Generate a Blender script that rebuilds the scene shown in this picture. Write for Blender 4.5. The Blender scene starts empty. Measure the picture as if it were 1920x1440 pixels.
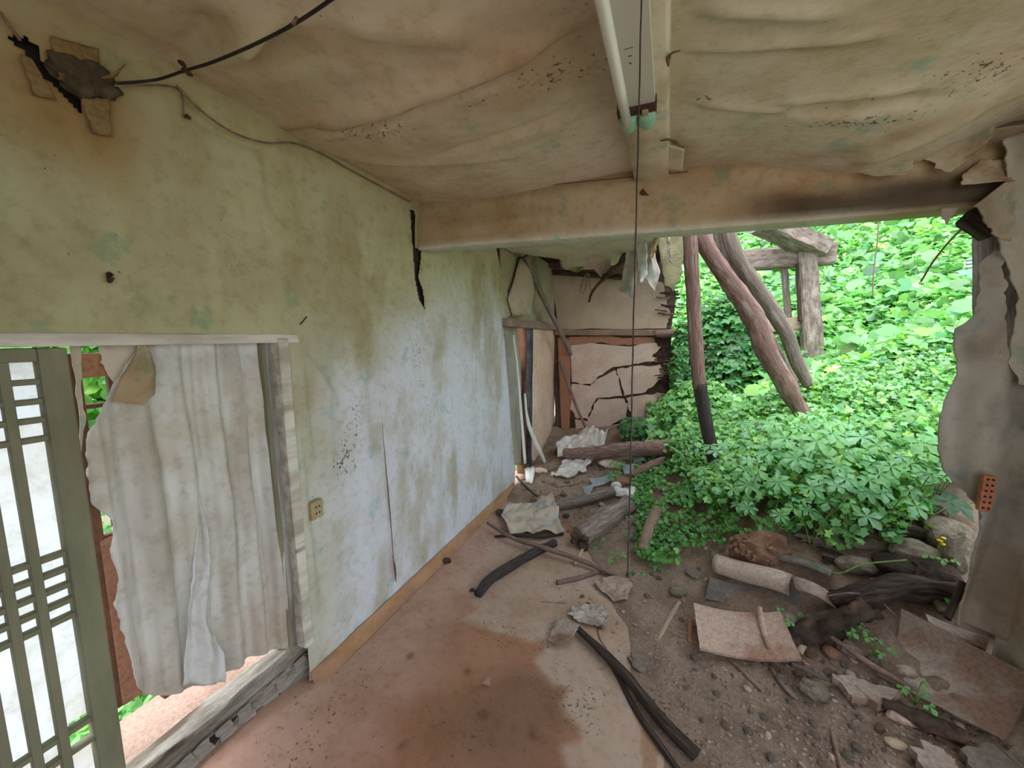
import bpy, math, random
import numpy as np
from mathutils import Vector, Matrix
random.seed(7); RNG = np.random.default_rng(7)
sc = bpy.context.scene
COL = sc.collection

# ------------------------------------------------------------------ camera, sky, exposure
F = 710.0; H = 1.62
yaw, pitch, roll = math.radians(22.3), math.radians(7.3), math.radians(0.4)
fw = np.array([-math.sin(yaw)*math.cos(pitch), math.cos(yaw)*math.cos(pitch), -math.sin(pitch)])
r0 = np.array([math.cos(yaw), math.sin(yaw), 0.0]); u0 = np.cross(r0, fw)
rt = r0*math.cos(roll)+u0*math.sin(roll); up = -r0*math.sin(roll)+u0*math.cos(roll)
CAM = np.array([0.0, 0.0, H])
cd = bpy.data.cameras.new('camera'); cam = bpy.data.objects.new('camera', cd); COL.objects.link(cam)
cd.sensor_width = 36; cd.lens = F/1920*36; cd.clip_start = 0.02; cd.clip_end = 300
m = Matrix.Identity(4)
for i in range(3):
    m[i][0], m[i][1], m[i][2], m[i][3] = rt[i], up[i], -fw[i], CAM[i]
cam.matrix_world = m; sc.camera = cam
world = bpy.data.worlds.new('world'); sc.world = world; world.use_nodes = True
bg = world.node_tree.nodes['Background']          # bright even overcast
bg.inputs[0].default_value = (0.86, 0.94, 1.0, 1); bg.inputs[1].default_value = 1.0
sd = bpy.data.lights.new('sun', 'SUN'); sun = bpy.data.objects.new('sun', sd); COL.objects.link(sun)
sd.energy = 2.2; sd.angle = math.radians(40); sd.color = (1.0, 0.98, 0.93)     # sun behind thin cloud
sun.rotation_euler = (math.radians(22), math.radians(-12), 0)
vs = sc.view_settings
vs.view_transform = 'Standard'; vs.look = 'None'; vs.gamma = 1; vs.use_curve_mapping = False
vs.exposure = 1.37

# ------------------------------------------------------------------ photograph pixel -> place
def ray(x, y): return fw*F+(x-960)*rt-(y-720)*up
def on(x, y, ax, v):
    d = ray(x, y); t = (v-CAM[ax])/d[ax]; return CAM+t*d
def oX(x, y, v=-1.458): return on(x, y, 0, v)
def oY(x, y, v): return on(x, y, 1, v)
def oZ(x, y, v=0.0): return on(x, y, 2, v)

def vn(x, y, s=0):
    x = np.asarray(x, float); y = np.asarray(y, float)
    xi = np.floor(x); yi = np.floor(y); fx = x-xi; fy = y-yi
    fx = fx*fx*(3-2*fx); fy = fy*fy*(3-2*fy)
    def h(a, b):
        q = np.sin(a*127.1+b*311.7+s*74.7)*43758.5453; return q-np.floor(q)
    return (h(xi, yi)*(1-fx)+h(xi+1, yi)*fx)*(1-fy)+(h(xi, yi+1)*(1-fx)+h(xi+1, yi+1)*fx)*fy
def fbm(x, y, s=0, o=4):
    v = 0; a = .5; t = 0
    for i in range(o):
        v = v+a*vn(np.asarray(x)*2**i, np.asarray(y)*2**i, s+i*3.1); t += a; a *= .5
    return v/t-0.5
def sm(a, b, x):
    t = np.clip((np.asarray(x, float)-a)/(b-a), 0, 1); return t*t*(3-2*t)
def inpoly(px, py, poly):
    px = np.asarray(px, float); py = np.asarray(py, float); r = np.zeros(px.shape, bool); n = len(poly)
    for i in range(n):
        x1, y1 = poly[i]; x2, y2 = poly[(i+1) % n]
        if y1 == y2: continue
        c = ((y1 > py) != (y2 > py)) & (px < (x2-x1)*(py-y1)/(y2-y1)+x1)
        r ^= c
    return r

# ground height: thin plate through control points
_cp = [(-1.4,.2,-.04),(-1.4,1.5,-.04),(-1.4,2.6,-.04),(-.9,2.9,-.03),(-.6,.3,-.04),(-.5,1.3,-.04),(-.4,1.9,-.03),(-.45,2.4,-.015),
 (-.05,.6,-.03),(.0,1.2,-.01),(.02,1.7,.008),(-.1,2.1,.01),(-.1,2.5,.05),(-.55,3.0,.02),(-1.2,3.5,.03),(-1.3,4.2,.10),(-1.2,4.9,.26),(-.6,4.9,.38),
 (.1,5.0,.5),(-.6,3.8,.13),(-.1,3.2,.17),(-.2,4.2,.33),(.4,1.2,.02),(.9,1.2,.05),(.3,1.9,.035),(.6,2.0,.08),(.9,1.9,.15),(1.3,1.6,.2),(1.25,2.1,.3),
 (.35,2.5,.18),(.7,2.5,.36),(1.05,2.45,.46),(.43,3.5,.5),(.75,3.1,.62),(1.2,2.9,.72),(1.1,3.9,.85),(.5,4.4,.7),(1.8,3.2,.95),(1.6,5.1,1.35),(.7,5.4,1.05),
 (3,3.0,1.3),(3,5,1.9),(.8,8,2.6),(3.5,8,3.3),(6,6,3.0),(3,12,5.2),(8,12,6),(8,4,2.2),(-1,12,4.5),(-1,7,1.6),(.9,.2,.05),(2.4,1.2,.5),(3.5,-1,.6),(.5,-.8,-.04),(-1.4,-1,-.04)]
_cp = np.array(_cp, float)
def _tps():
    n = len(_cp); P = _cp[:, :2]; r2 = ((P[:, None]-P[None])**2).sum(-1)
    K = np.where(r2 > 0, r2*np.log(r2+1e-12)*.5, 0)+np.eye(n)*.002
    Q = np.hstack([np.ones((n, 1)), P]); A = np.block([[K, Q], [Q.T, np.zeros((3, 3))]])
    return np.linalg.solve(A, np.concatenate([_cp[:, 2], np.zeros(3)]))
_w = _tps()
def g0(x, y):
    x = np.asarray(x, float); y = np.asarray(y, float)
    r2 = (x[..., None]-_cp[:, 0])**2+(y[..., None]-_cp[:, 1])**2
    z = (np.where(r2 > 0, r2*np.log(r2+1e-12)*.5, 0)*_w[:-3]).sum(-1)+_w[-3]+_w[-2]*x+_w[-1]*y
    rough = sm(-.02, .3, z)
    return z+rough*(.10*fbm(x*1.7, y*1.7, 3)+.03*fbm(x*9, y*9, 5))+.012*fbm(x*7, y*7, 8)+sm(-.01, .04, z)*.016*fbm(x*26, y*26, 9, 2)
def gz(x, y): return float(max(g0(np.array(x), np.array(y)), 0.0))
def oG(px, py, lift=0.0):
    d = ray(px, py); d = d/np.linalg.norm(d); ts = np.linspace(.6, 16, 900); P = CAM+ts[:, None]*d
    z = np.maximum(g0(P[:, 0], P[:, 1]), 0)+lift
    b = np.nonzero(P[:, 2] <= z)[0]
    k = b[0] if len(b) else 899
    return P[k]

# ------------------------------------------------------------------ object helpers
WLOC = {}
def tag(o, label=None, cat=None, group=None, kind=None):
    if label: o['label'] = label
    if cat: o['category'] = cat
    if group: o['group'] = group
    if kind: o['kind'] = kind
    return o
def empty(name, loc, label, cat, group=None, kind=None):
    o = bpy.data.objects.new(name, None); COL.objects.link(o); o.empty_display_size = .05
    o.location = Vector(loc); WLOC[o.name] = np.array(loc, float); return tag(o, label, cat, group, kind)
def mk(name, V, Fc, mat, parent=None, smooth=True, uv=None, col=None, label=None, cat=None, group=None, kind=None, solid=None, off=0):
    V = np.asarray(V, float)
    org = np.array([V[:, 0].mean(), V[:, 1].mean(), V[:, 2].min()])
    me = bpy.data.meshes.new(name); L = V-org
    if isinstance(Fc, np.ndarray):
        k = Fc.shape[1]; n = len(Fc)
        me.vertices.add(len(L)); me.vertices.foreach_set('co', L.astype(np.float32).ravel())
        me.loops.add(n*k); me.loops.foreach_set('vertex_index', Fc.astype(np.int32).ravel())
        me.polygons.add(n); me.polygons.foreach_set('loop_start', np.arange(0, n*k, k, dtype=np.int32))
        me.update(calc_edges=True); me.validate()
    else:
        me.from_pydata(L.tolist(), [], [list(f) for f in Fc]); me.validate()
    if smooth:
        me.polygons.foreach_set('use_smooth', np.ones(len(me.polygons), bool))
    if uv is not None:
        ul = me.uv_layers.new(name='UVMap'); idx = np.zeros(len(me.loops), np.int32); me.loops.foreach_get('vertex_index', idx)
        ul.data.foreach_set('uv', np.asarray(uv, np.float32)[idx].ravel())
    if col is not None:
        ca = me.color_attributes.new('Col', 'FLOAT_COLOR', 'POINT'); c = np.ones((len(V), 4), np.float32); col = np.asarray(col); c[:, :col.shape[1]] = col
        ca.data.foreach_set('color', c.ravel())
    me.materials.append(mat)
    o = bpy.data.objects.new(name, me); COL.objects.link(o)
    WLOC[o.name] = org
    if parent is not None:
        o.parent = parent; o.location = Vector(org-WLOC[parent.name])
    else: o.location = Vector(org)
    if solid:
        md = o.modifiers.new('thick', 'SOLIDIFY'); md.thickness = solid; md.offset = off
    return tag(o, label, cat, group, kind)
def boxVF(p0, p1, jit=0):
    x0, y0, z0 = p0; x1, y1, z1 = p1
    V = np.array([(x0,y0,z0),(x1,y0,z0),(x1,y1,z0),(x0,y1,z0),(x0,y0,z1),(x1,y0,z1),(x1,y1,z1),(x0,y1,z1)], float)
    if jit: V += RNG.normal(0, jit, V.shape)
    return V, [(0,3,2,1),(4,5,6,7),(0,1,5,4),(1,2,6,5),(2,3,7,6),(3,0,4,7)]
def join(parts):
    V = []; Fc = []; n = 0
    for v, f in parts:
        V.append(np.asarray(v, float)); Fc += [tuple(i+n for i in q) for q in f]; n += len(v)
    return np.vstack(V), Fc
def box(name, p0, p1, mat, parent=None, bevel=0.004, jit=0, **k):
    V, f = boxVF(p0, p1, jit); o = mk(name, V, f, mat, parent, smooth=False, **k)
    if bevel:
        b = o.modifiers.new('bevel', 'BEVEL'); b.width = bevel; b.segments = 2
    return o
def rough_beam(name, a, b, w, h, mat, parent=None, seg=14, rough=.006, s=0, upv=(0, 0, 1), taper=1.0, **k):
    """squared weathered timber from a to b with worn edges"""
    a = np.array(a, float); b = np.array(b, float); d = b-a; L = np.linalg.norm(d); d /= L
    sd_ = np.cross(d, np.array(upv, float)); sd_ /= np.linalg.norm(sd_); uu = np.cross(sd_, d)
    prof = [(-1,-.8),(-.8,-1),(0,-1),(.8,-1),(1,-.8),(1,0),(1,.8),(.8,1),(0,1),(-.8,1),(-1,.8),(-1,0)]
    V = []; uv = []
    for i in range(seg+1):
        t = i/seg; q = 1+(taper-1)*t
        for j, (x, z) in enumerate(prof):
            n = rough*2*float(fbm(t*L*6+j*.7, j*1.3+s, s))
            n2 = rough*2*float(fbm(t*L*9+j*.9, j*2.3+s, s+9))
            e = (RNG.normal(0, rough) if i in (0, seg) else 0)
            V.append(a+d*(t*L+e)+sd_*(x*w/2*q+n)+uu*(z*h/2*q+n2)); uv.append((j/12*.4, t*L))
    Fc = []
    n = len(prof)
    for i in range(seg):
        for j in range(n):
            Fc.append((i*n+j, i*n+(j+1) % n, (i+1)*n+(j+1) % n, (i+1)*n+j))
    Fc.append(tuple(range(n))[::-1]); Fc.append(tuple(seg*n+j for j in range(n)))
    o = mk(name, V, Fc, mat, parent, smooth=False, uv=uv, **k); return o
def resample(P, n):
    P = np.asarray(P, float); d = np.r_[0, np.cumsum(np.linalg.norm(np.diff(P, axis=0), axis=1))]
    t = np.linspace(0, d[-1], n); return np.stack([np.interp(t, d, P[:, k]) for k in range(P.shape[1])], 1)
def smoothpath(P, n):
    P = np.asarray(P, float)
    if len(P) < 3: return resample(P, n)
    Q = np.vstack([2*P[0]-P[1], P, 2*P[-1]-P[-2]]); out = []
    for i in range(len(P)-1):
        p0, p1, p2, p3 = Q[i:i+4]
        for t in np.linspace(0, 1, 12, endpoint=False):
            out.append(.5*((2*p1)+(-p0+p2)*t+(2*p0-5*p1+4*p2-p3)*t*t+(-p0+3*p1-3*p2+p3)*t**3))
    out.append(P[-1]); return resample(out, n)
def tubeVF(P, rad, sides=8, rough=0, n=None, s=0, flat=1.0):
    n = n or max(2, 5*len(P)); P = smoothpath(P, n); rad = np.interp(np.linspace(0, 1, n), np.linspace(0, 1, len(np.atleast_1d(rad))), np.atleast_1d(rad)) if np.ndim(rad) else np.full(n, rad)
    T = np.gradient(P, axis=0); T /= np.linalg.norm(T, axis=1)[:, None]+1e-9
    ref = np.array([0, 0, 1.]) if abs(T[0][2]) < .9 else np.array([1., 0, 0]); V = []; uv = []; L = 0
    for i in range(n):
        a = np.cross(T[i], ref); a /= np.linalg.norm(a); b = np.cross(a, T[i])
        if i: L += np.linalg.norm(P[i]-P[i-1])
        for j in range(sides):
            th = 2*math.pi*j/sides; q = 1+rough*2*float(fbm(L*9+math.cos(th)*1.1, math.sin(th)*1.1+s, s, 3)) if rough else 1
            V.append(P[i]+(a*math.cos(th)+b*math.sin(th)*flat)*rad[i]*q); uv.append((j/sides*.35, L))
    Fc = [(i*sides+j, i*sides+(j+1) % sides, (i+1)*sides+(j+1) % sides, (i+1)*sides+j) for i in range(n-1) for j in range(sides)]
    Fc = [f[::-1] for f in Fc]
    Fc.append(tuple(range(sides))); Fc.append(tuple((n-1)*sides+j for j in range(sides))[::-1])
    return np.array(V), Fc, np.array(uv)
def tube(name, P, rad, mat, parent=None, sides=8, rough=0, n=None, s=0, flat=1.0, **k):
    V, Fc, uv = tubeVF(P, rad, sides, rough, n, s, flat)
    return mk(name, V, Fc, mat, parent, uv=uv, **k)
def sheetV(left, right, nu, nv, disp=None, jag=0, s=0):
    A = resample(left, nv); B = resample(right, nv)
    U, Vv = np.meshgrid(np.linspace(0, 1, nu), np.linspace(0, 1, nv))
    if jag:
        ja = jag*fbm(np.linspace(0, nv/3.0, nv), np.zeros(nv), s+1)*2; jb = jag*fbm(np.linspace(0, nv/3.0, nv), np.ones(nv)*5, s+2)*2
        D = (B-A); D /= np.linalg.norm(D, axis=1)[:, None]+1e-9
        A = A+D*ja[:, None]; B = B+D*jb[:, None]
    P = A[:, None]*(1-U[..., None])+B[:, None]*U[..., None]
    if disp is not None: P = P+disp(U, Vv, P)
    idx = np.arange(nu*nv).reshape(nv, nu)
    Fc = np.stack([idx[:-1, :-1], idx[:-1, 1:], idx[1:, 1:], idx[1:, :-1]], -1).reshape(-1, 4)
    return P.reshape(-1, 3), Fc, np.stack([U, Vv], -1).reshape(-1, 2)
def sheet(name, left, right, mat, parent=None, nu=24, nv=24, disp=None, thick=.002, jag=0, s=0, colf=None, **k):
    V, Fc, uv = sheetV(left, right, nu, nv, disp, jag, s)
    return mk(name, V, Fc, mat, parent, uv=uv, col=None if colf is None else colf(V, uv), solid=thick, **k)
def gridplane(name, ax, const, u, v, res, disp, colf, mat, holes=(), keep=None, thick=.004, off=1, **k):
    """a grid over (u,v) on plane ax=const; cells whose centre lies in a hole are left out"""
    nu = int(round((u[1]-u[0])/res))+1; nv = int(round((v[1]-v[0])/res))+1
    U, Vv = np.meshgrid(np.linspace(u[0], u[1], nu), np.linspace(v[0], v[1], nv))
    D = disp(U, Vv)
    P = np.zeros(U.shape+(3,)); oth = [i for i in range(3) if i != ax]
    P[..., ax] = const+D; P[..., oth[0]] = U; P[..., oth[1]] = Vv
    idx = np.arange(nu*nv).reshape(nv, nu)
    q = np.stack([idx[:-1, :-1], idx[:-1, 1:], idx[1:, 1:], idx[1:, :-1]], -1)
    cu = (U[:-1, :-1]+U[1:, 1:])/2; cv = (Vv[:-1, :-1]+Vv[1:, 1:])/2
    ok = np.ones(cu.shape, bool)
    if keep is not None: ok &= inpoly(cu, cv, keep)
    for h in holes: ok &= ~inpoly(cu, cv, h)
    Fc = q[ok]
    used = np.unique(Fc); re = -np.ones(nu*nv, int); re[used] = np.arange(len(used))
    Pf = P.reshape(-1, 3)[used]; col = colf(U.ravel()[used], Vv.ravel()[used])
    return mk(name, Pf, re[Fc], mat, col=col, solid=thick, off=off, **k)
def polyslab(name, pts, normal, thick, mat, parent=None, jag=0, n=5, s=0, smooth=False, **k):
    """flat ragged slab: polygon pts (world) extruded along -normal"""
    P = []; pts = [np.array(p, float) for p in pts]; nrm = np.array(normal, float); nrm /= np.linalg.norm(nrm)
    for i in range(len(pts)):
        a, b = pts[i], pts[(i+1) % len(pts)]
        for t in np.arange(n)/n:
            p = a+(b-a)*t
            if jag and t > 0:
                d = np.cross(b-a, nrm); d /= np.linalg.norm(d)+1e-9; p = p+d*RNG.normal(0, jag)
            P.append(p)
    m_ = len(P); c = np.mean(P, 0); V = P+[p-nrm*thick for p in P]
    from mathutils.geometry import tessellate_polygon
    tri = [tuple(t) for t in tessellate_polygon([[Vector(p) for p in P]])]
    tri = [t if np.dot(np.cross(P[t[1]]-P[t[0]], P[t[2]]-P[t[0]]), nrm) > 0 else t[::-1] for t in tri]
    Fc = [tuple(t) for t in tri]+[tuple(m_+q for q in t[::-1]) for t in tri]+[(i, m_+i, m_+(i+1) % m_, (i+1) % m_) for i in range(m_)]
    return mk(name, V, Fc, mat, parent, smooth=smooth, **k)
def ico(sub=2):
    import bmesh
    b = bmesh.new(); bmesh.ops.create_icosphere(b, subdivisions=sub, radius=1)
    V = np.array([v.co[:] for v in b.verts]); Fc = [tuple(v.index for v in f.verts) for f in b.faces]; b.free(); return V, Fc
ICO2 = ico(2); ICO1 = ico(1); ICO3 = ico(3)
def rockV(s, dims=(1, 1, 1), base=ICO2, amp=.35):
    V, Fc = base; V = V.copy()
    n = 1+amp*2*fbm(V[:, 0]*1.3+s*3.1+V[:, 2], V[:, 1]*1.3+V[:, 2]*.7-s, s, 3)
    V = V*n[:, None]
    q = np.array(dims); V = V*q
    return V, Fc
def rock(name, loc, dims, mat, s, rot=0, parent=None, amp=.35, base=ICO2, tilt=0, smooth=False, **k):
    V, Fc = rockV(s, dims, base, amp)
    R = np.array(Matrix.Rotation(rot, 3, 'Z') @ Matrix.Rotation(tilt, 3, 'X')); V = V@R.T+np.array(loc)
    return mk(name, V, Fc, mat, parent, smooth=smooth, **k)

# ------------------------------------------------------------------ materials
def nt(name):
    mt = bpy.data.materials.new(name); mt.use_nodes = True; t = mt.node_tree
    return mt, t, t.nodes['Principled BSDF']
def N(t, typ, **kw):
    n = t.nodes.new(typ)
    for k, v in kw.items():
        if k.startswith('i_'): n.inputs[int(k[2:]) if k[2:].isdigit() else k[2:].replace('_', ' ')].default_value = v
        else: setattr(n, k, v)
    return n
def lk(t, a, b): t.links.new(a, b)
def mixc(t, fac, a, b, mode='MIX'):
    n = t.nodes.new('ShaderNodeMix'); n.data_type = 'RGBA'; n.blend_type = mode
    for s_, v in ((n.inputs[0], fac), (n.inputs[6], a), (n.inputs[7], b)):
        if hasattr(v, 'links') or hasattr(v, 'is_linked'): lk(t, v, s_)
        elif isinstance(v, (int, float)): s_.default_value = v
        else: s_.default_value = (*v, 1)
    return n.outputs[2]
def ramp(t, src, lo, hi):
    n = t.nodes.new('ShaderNodeMapRange'); n.interpolation_type = 'SMOOTHSTEP'
    n.inputs[1].default_value = lo; n.inputs[2].default_value = hi; lk(t, src, n.inputs[0]); return n.outputs[0]
def noise(t, co, sc_, det=4, rgh=.55, dist=0):
    n = N(t, 'ShaderNodeTexNoise'); n.inputs['Scale'].default_value = sc_; n.inputs['Detail'].default_value = det
    n.inputs['Roughness'].default_value = rgh; n.inputs['Distortion'].default_value = dist; lk(t, co, n.inputs['Vector']); return n.outputs[0]
def coords(t, kind='Object', scale=(1, 1, 1)):
    c = N(t, 'ShaderNodeTexCoord'); mp = N(t, 'ShaderNodeMapping'); mp.inputs['Scale'].default_value = scale
    lk(t, c.outputs[kind], mp.inputs[0]); return mp.outputs[0]
def bump(t, p, src, strength, dist=.01):
    b = N(t, 'ShaderNodeBump'); b.inputs['Strength'].default_value = strength; b.inputs['Distance'].default_value = dist
    lk(t, src, b.inputs['Height']); lk(t, b.outputs[0], p.inputs['Normal'])
def MAT(name, c1, c2=None, sc_=6, rough=.85, kind='Object', scale=(1, 1, 1), bmp=.4, bd=.01, c3=None, sc3=1.5, lo=.35, hi=.65, attr=False, spec=.3, det=5, lo3=.5, hi3=.7, bsc=None, fine=True):
    mt, t, p = nt(name); co = coords(t, kind, scale); n1 = noise(t, co, sc_, det)
    c2 = c2 or tuple(x*.6 for x in c1)
    out = mixc(t, ramp(t, n1, lo, hi), c1, c2)
    if c3: out = mixc(t, ramp(t, noise(t, co, sc3, 4), lo3, hi3), out, c3)
    if attr:
        a = N(t, 'ShaderNodeAttribute', attribute_name='Col'); out = mixc(t, 1.0, out, a.outputs[0], 'MULTIPLY')
    if fine:
        nf = noise(t, co, 70 if kind == 'Object' else 30, 6, .7); out = mixc(t, ramp(t, nf, .35, .7), mixc(t, 1.0, out, (1.12, 1.10, 1.08), 'MULTIPLY'), mixc(t, 1.0, out, (.74, .70, .68), 'MULTIPLY'))
    lk(t, out, p.inputs['Base Color']); p.inputs['Roughness'].default_value = rough; p.inputs['Specular IOR Level'].default_value = spec
    if bmp: bump(t, p, noise(t, co, bsc or max(sc_*4, 45 if fine else 0), 8, .75), bmp, bd)
    return mt
def mixd(t, src):
    n = N(t, 'ShaderNodeMath', operation='SUBTRACT'); n.inputs[0].default_value = 1; lk(t, ramp(t, src, .20, .32), n.inputs[1]); return n.outputs[0]
def paper_mat(name, flowers=True, specks=True, fib=(1, 1, 1), rough=.9, transl=0.0, mott=.5):
    """aged printed wallpaper; its own colour is in the mesh attribute Col"""
    mt, t, p = nt(name); co = coords(t); an = N(t, 'ShaderNodeAttribute', attribute_name='Col'); a = an.outputs[0]
    n1 = noise(t, co, 3.2, 6, .62); n2 = noise(t, co, 22, 5, .7)
    c = mixc(t, ramp(t, n1, .42, .68), a, mixc(t, 1.0, a, (.85, .80, .70), 'MULTIPLY'))
    c = mixc(t, ramp(t, n2, .45, .75), c, mixc(t, 1.0, c, (.80, .77, .70), 'MULTIPLY'))
    if flowers:
        v = N(t, 'ShaderNodeTexVoronoi'); v.inputs['Scale'].default_value = 5.5; v.inputs['Randomness'].default_value = .8
        wn = N(t, 'ShaderNodeVectorMath', operation='MULTIPLY_ADD')
        nz = N(t, 'ShaderNodeTexNoise'); nz.inputs['Scale'].default_value = 14; lk(t, co, nz.inputs['Vector'])
        lk(t, nz.outputs[1], wn.inputs[0]); wn.inputs[1].default_value = (.12, .12, .12); lk(t, co, wn.inputs[2]); lk(t, wn.outputs[0], v.inputs['Vector'])
        d = ramp(t, v.outputs['Distance'], .30, .20) if False else mixd(t, v.outputs['Distance'])
        sep = N(t, 'ShaderNodeSeparateColor'); lk(t, v.outputs['Color'], sep.inputs[0])
        pick = ramp(t, sep.outputs[0], .50, .56)
        mm = N(t, 'ShaderNodeMath', operation='MULTIPLY'); lk(t, d, mm.inputs[0]); lk(t, pick, mm.inputs[1])
        m2 = N(t, 'ShaderNodeMath', operation='MULTIPLY'); lk(t, mm.outputs[0], m2.inputs[0]); lk(t, ramp(t, n2, .3, .7), m2.inputs[1])
        m3 = N(t, 'ShaderNodeMath', operation='MULTIPLY'); lk(t, m2.outputs[0], m3.inputs[0]); m3.inputs[1].default_value = .95
        c = mixc(t, m3.outputs[0], c, mixc(t, 1.0, a, (.56, .78, .78), 'MULTIPLY'))
    if specks:
        s1 = noise(t, co, 60, 5, .65); s2 = noise(t, co, 2.3, 4, .6)
        inv = N(t, 'ShaderNodeMath', operation='SUBTRACT'); inv.inputs[0].default_value = 1; lk(t, an.outputs['Alpha'], inv.inputs[1])
        m1 = N(t, 'ShaderNodeMath', operation='MULTIPLY_ADD'); lk(t, inv.outputs[0], m1.inputs[0]); m1.inputs[1].default_value = .17; lk(t, s1, m1.inputs[2])
        m2_ = N(t, 'ShaderNodeMath', operation='MULTIPLY_ADD'); lk(t, ramp(t, s2, .48, .68), m2_.inputs[0]); m2_.inputs[1].default_value = .045; lk(t, m1.outputs[0], m2_.inputs[2])
        mm = N(t, 'ShaderNodeMath', operation='MULTIPLY'); lk(t, ramp(t, m2_.outputs[0], .69, .74), mm.inputs[0]); mm.inputs[1].default_value = .85
        c = mixc(t, mm.outputs[0], c, (.06, .045, .03))
    lk(t, c, p.inputs['Base Color']); p.inputs['Roughness'].default_value = rough; p.inputs['Specular IOR Level'].default_value = .2
    cf = coords(t, 'Object', fib); bump(t, p, noise(t, cf, 9, 6, .6), .35, .012)
    if transl:
        tr = N(t, 'ShaderNodeBsdfTranslucent'); lk(t, c, tr.inputs[0]); mx = N(t, 'ShaderNodeMixShader'); mx.inputs[0].default_value = transl
        out = t.nodes['Material Output']; lk(t, p.outputs[0], mx.inputs[1]); lk(t, tr.outputs[0], mx.inputs[2]); lk(t, mx.outputs[0], out.inputs[0])
    return mt
def leaf_mat(name):
    mt, t, p = nt(name); a = N(t, 'ShaderNodeAttribute', attribute_name='Col').outputs[0]
    lk(t, a, p.inputs['Base Color']); p.inputs['Roughness'].default_value = .42; p.inputs['Specular IOR Level'].default_value = .6
    tr = N(t, 'ShaderNodeBsdfTranslucent'); lk(t, mixc(t, 1.0, a, (1.25, 1.35, .75), 'MULTIPLY'), tr.inputs[0])
    mx = N(t, 'ShaderNodeMixShader'); mx.inputs[0].default_value = .35; out = t.nodes['Material Output']
    lk(t, p.outputs[0], mx.inputs[1]); lk(t, tr.outputs[0], mx.inputs[2]); lk(t, mx.outputs[0], out.inputs[0]); return mt
wallpaper = paper_mat('wallpaper'); ceilpaper = paper_mat('ceiling_paper', fib=(1, 2.2, 1)); beampaper = paper_mat('beam_paper', fib=(.4, 1, 2))
thinpaper = paper_mat('thin_paper', flowers=False, specks=False, transl=.30, fib=(1, 3, .5)); doorpaper = paper_mat('door_paper', flowers=False, specks=False, transl=.60)
torn = paper_mat('torn_wallpaper', transl=.06, fib=(1, 1, .4))
floormat = paper_mat('floor_linoleum', flowers=False, specks=True, rough=.5)
mud = MAT('mud_wall', (.30, .20, .13), (.20, .13, .09), 8, bmp=.8, bd=.02)
coremud = MAT('core_mud', (.17, .11, .08), (.10, .065, .05), 12, bmp=.8, bd=.02)
darkmud = MAT('dark_mud', (.06, .045, .035), (.03, .02, .015), 12, bmp=.8, bd=.02)
plaster = MAT('mud_plaster', (.82, .64, .55), (.68, .50, .42), 4, bmp=.5, c3=(.84, .74, .70), sc3=2.0)
plaster_up = MAT('upper_plaster', (.60, .46, .35), (.48, .36, .27), 3, bmp=.3, c3=(.72, .62, .55), sc3=1.6, fine=False)
redclay = MAT('red_clay', (.50, .24, .15), (.42, .22, .15), 9, bmp=.6)
dirt = MAT('dirt', (.50, .37, .295), (.33, .24, .19), 7, bmp=1.0, bd=.03, c3=(.52, .40, .33), sc3=2.2, bsc=40)
paleboard = MAT('painted_wood', (.74, .72, .66), (.42, .39, .32), 5, scale=(3, .5, 3), bmp=.5, c3=(.30, .25, .17), sc3=6, lo3=.6, hi3=.75, fine=False)
sillmat = MAT('sill_wood', (.62, .60, .56), (.30, .26, .21), 6, scale=(3, .5, 3), bmp=.9, bd=.02, c3=(.16, .12, .09), sc3=5, lo3=.58, hi3=.7)
doorwood = MAT('door_wood', (.235, .235, .16), (.17, .165, .11), 5, scale=(2, 2, .6), bmp=.3, c3=(.10, .09, .06), sc3=3, lo3=.6, hi3=.8, fine=False)
brownwood = MAT('brown_wood', (.22, .10, .06), (.12, .06, .04), 8, scale=(2, 2, .6), bmp=.4)
greywood = MAT('weathered_wood', (.40, .33, .30), (.22, .17, .15), 8, kind='UV', scale=(9, 1.2, 1), bmp=.9, bd=.012, c3=(.5, .45, .43), sc3=3)
polewood = MAT('pole_wood', (.44, .29, .26), (.24, .14, .12), 7, kind='UV', scale=(9, 1.5, 1), bmp=.9, bd=.012, c3=(.52, .44, .42), sc3=3)
darkwood = MAT('dark_wood', (.14, .10, .085), (.05, .036, .03), 8, kind='UV', scale=(9, 1.2, 1), bmp=1, bd=.012, c3=(.22, .18, .16), sc3=3)
charwood = MAT('charred_wood', (.10, .085, .085), (.035, .03, .032), 8, kind='UV', scale=(9, 1.5, 1), bmp=.9, rough=.6, c3=(.16, .13, .12), sc3=2, lo3=.6, hi3=.75)
palewood = MAT('pale_wood', (.55, .43, .33), (.40, .29, .22), 8, kind='UV', scale=(9, 1.5, 1), bmp=.5)
rotwood = MAT('rotten_wood', (.17, .115, .09), (.06, .042, .034), 14, bmp=1.0, bd=.03, c3=(.32, .18, .12), sc3=8)
mosswood = MAT('mossy_log', (.32, .24, .19), (.22, .16, .12), 9, bmp=.8, c3=(.16, .2, .06), sc3=4)
tilemat = MAT('clay_tile', (.50, .38, .32), (.44, .32, .27), 5, bmp=.35, bsc=60, c3=(.33, .19, .14), sc3=6, lo3=.5, hi3=.68)
tilegrey = MAT('grey_tile', (.40, .335, .30), (.30, .24, .20), 4, bmp=.35, bsc=60, c3=(.26, .165, .125), sc3=5, lo3=.44, hi3=.6)
paletile = MAT('pale_tile', (.55, .46, .41), (.46, .37, .32), 5, bmp=.3)
slate = MAT('slate', (.19, .175, .165), (.11, .10, .095), 6, bmp=.4, c3=(.24, .23, .22), sc3=4)
stone = MAT('stone', (.30, .25, .215), (.18, .145, .12), 7, bmp=.8, bd=.02, c3=(.40, .35, .32), sc3=4)
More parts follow.
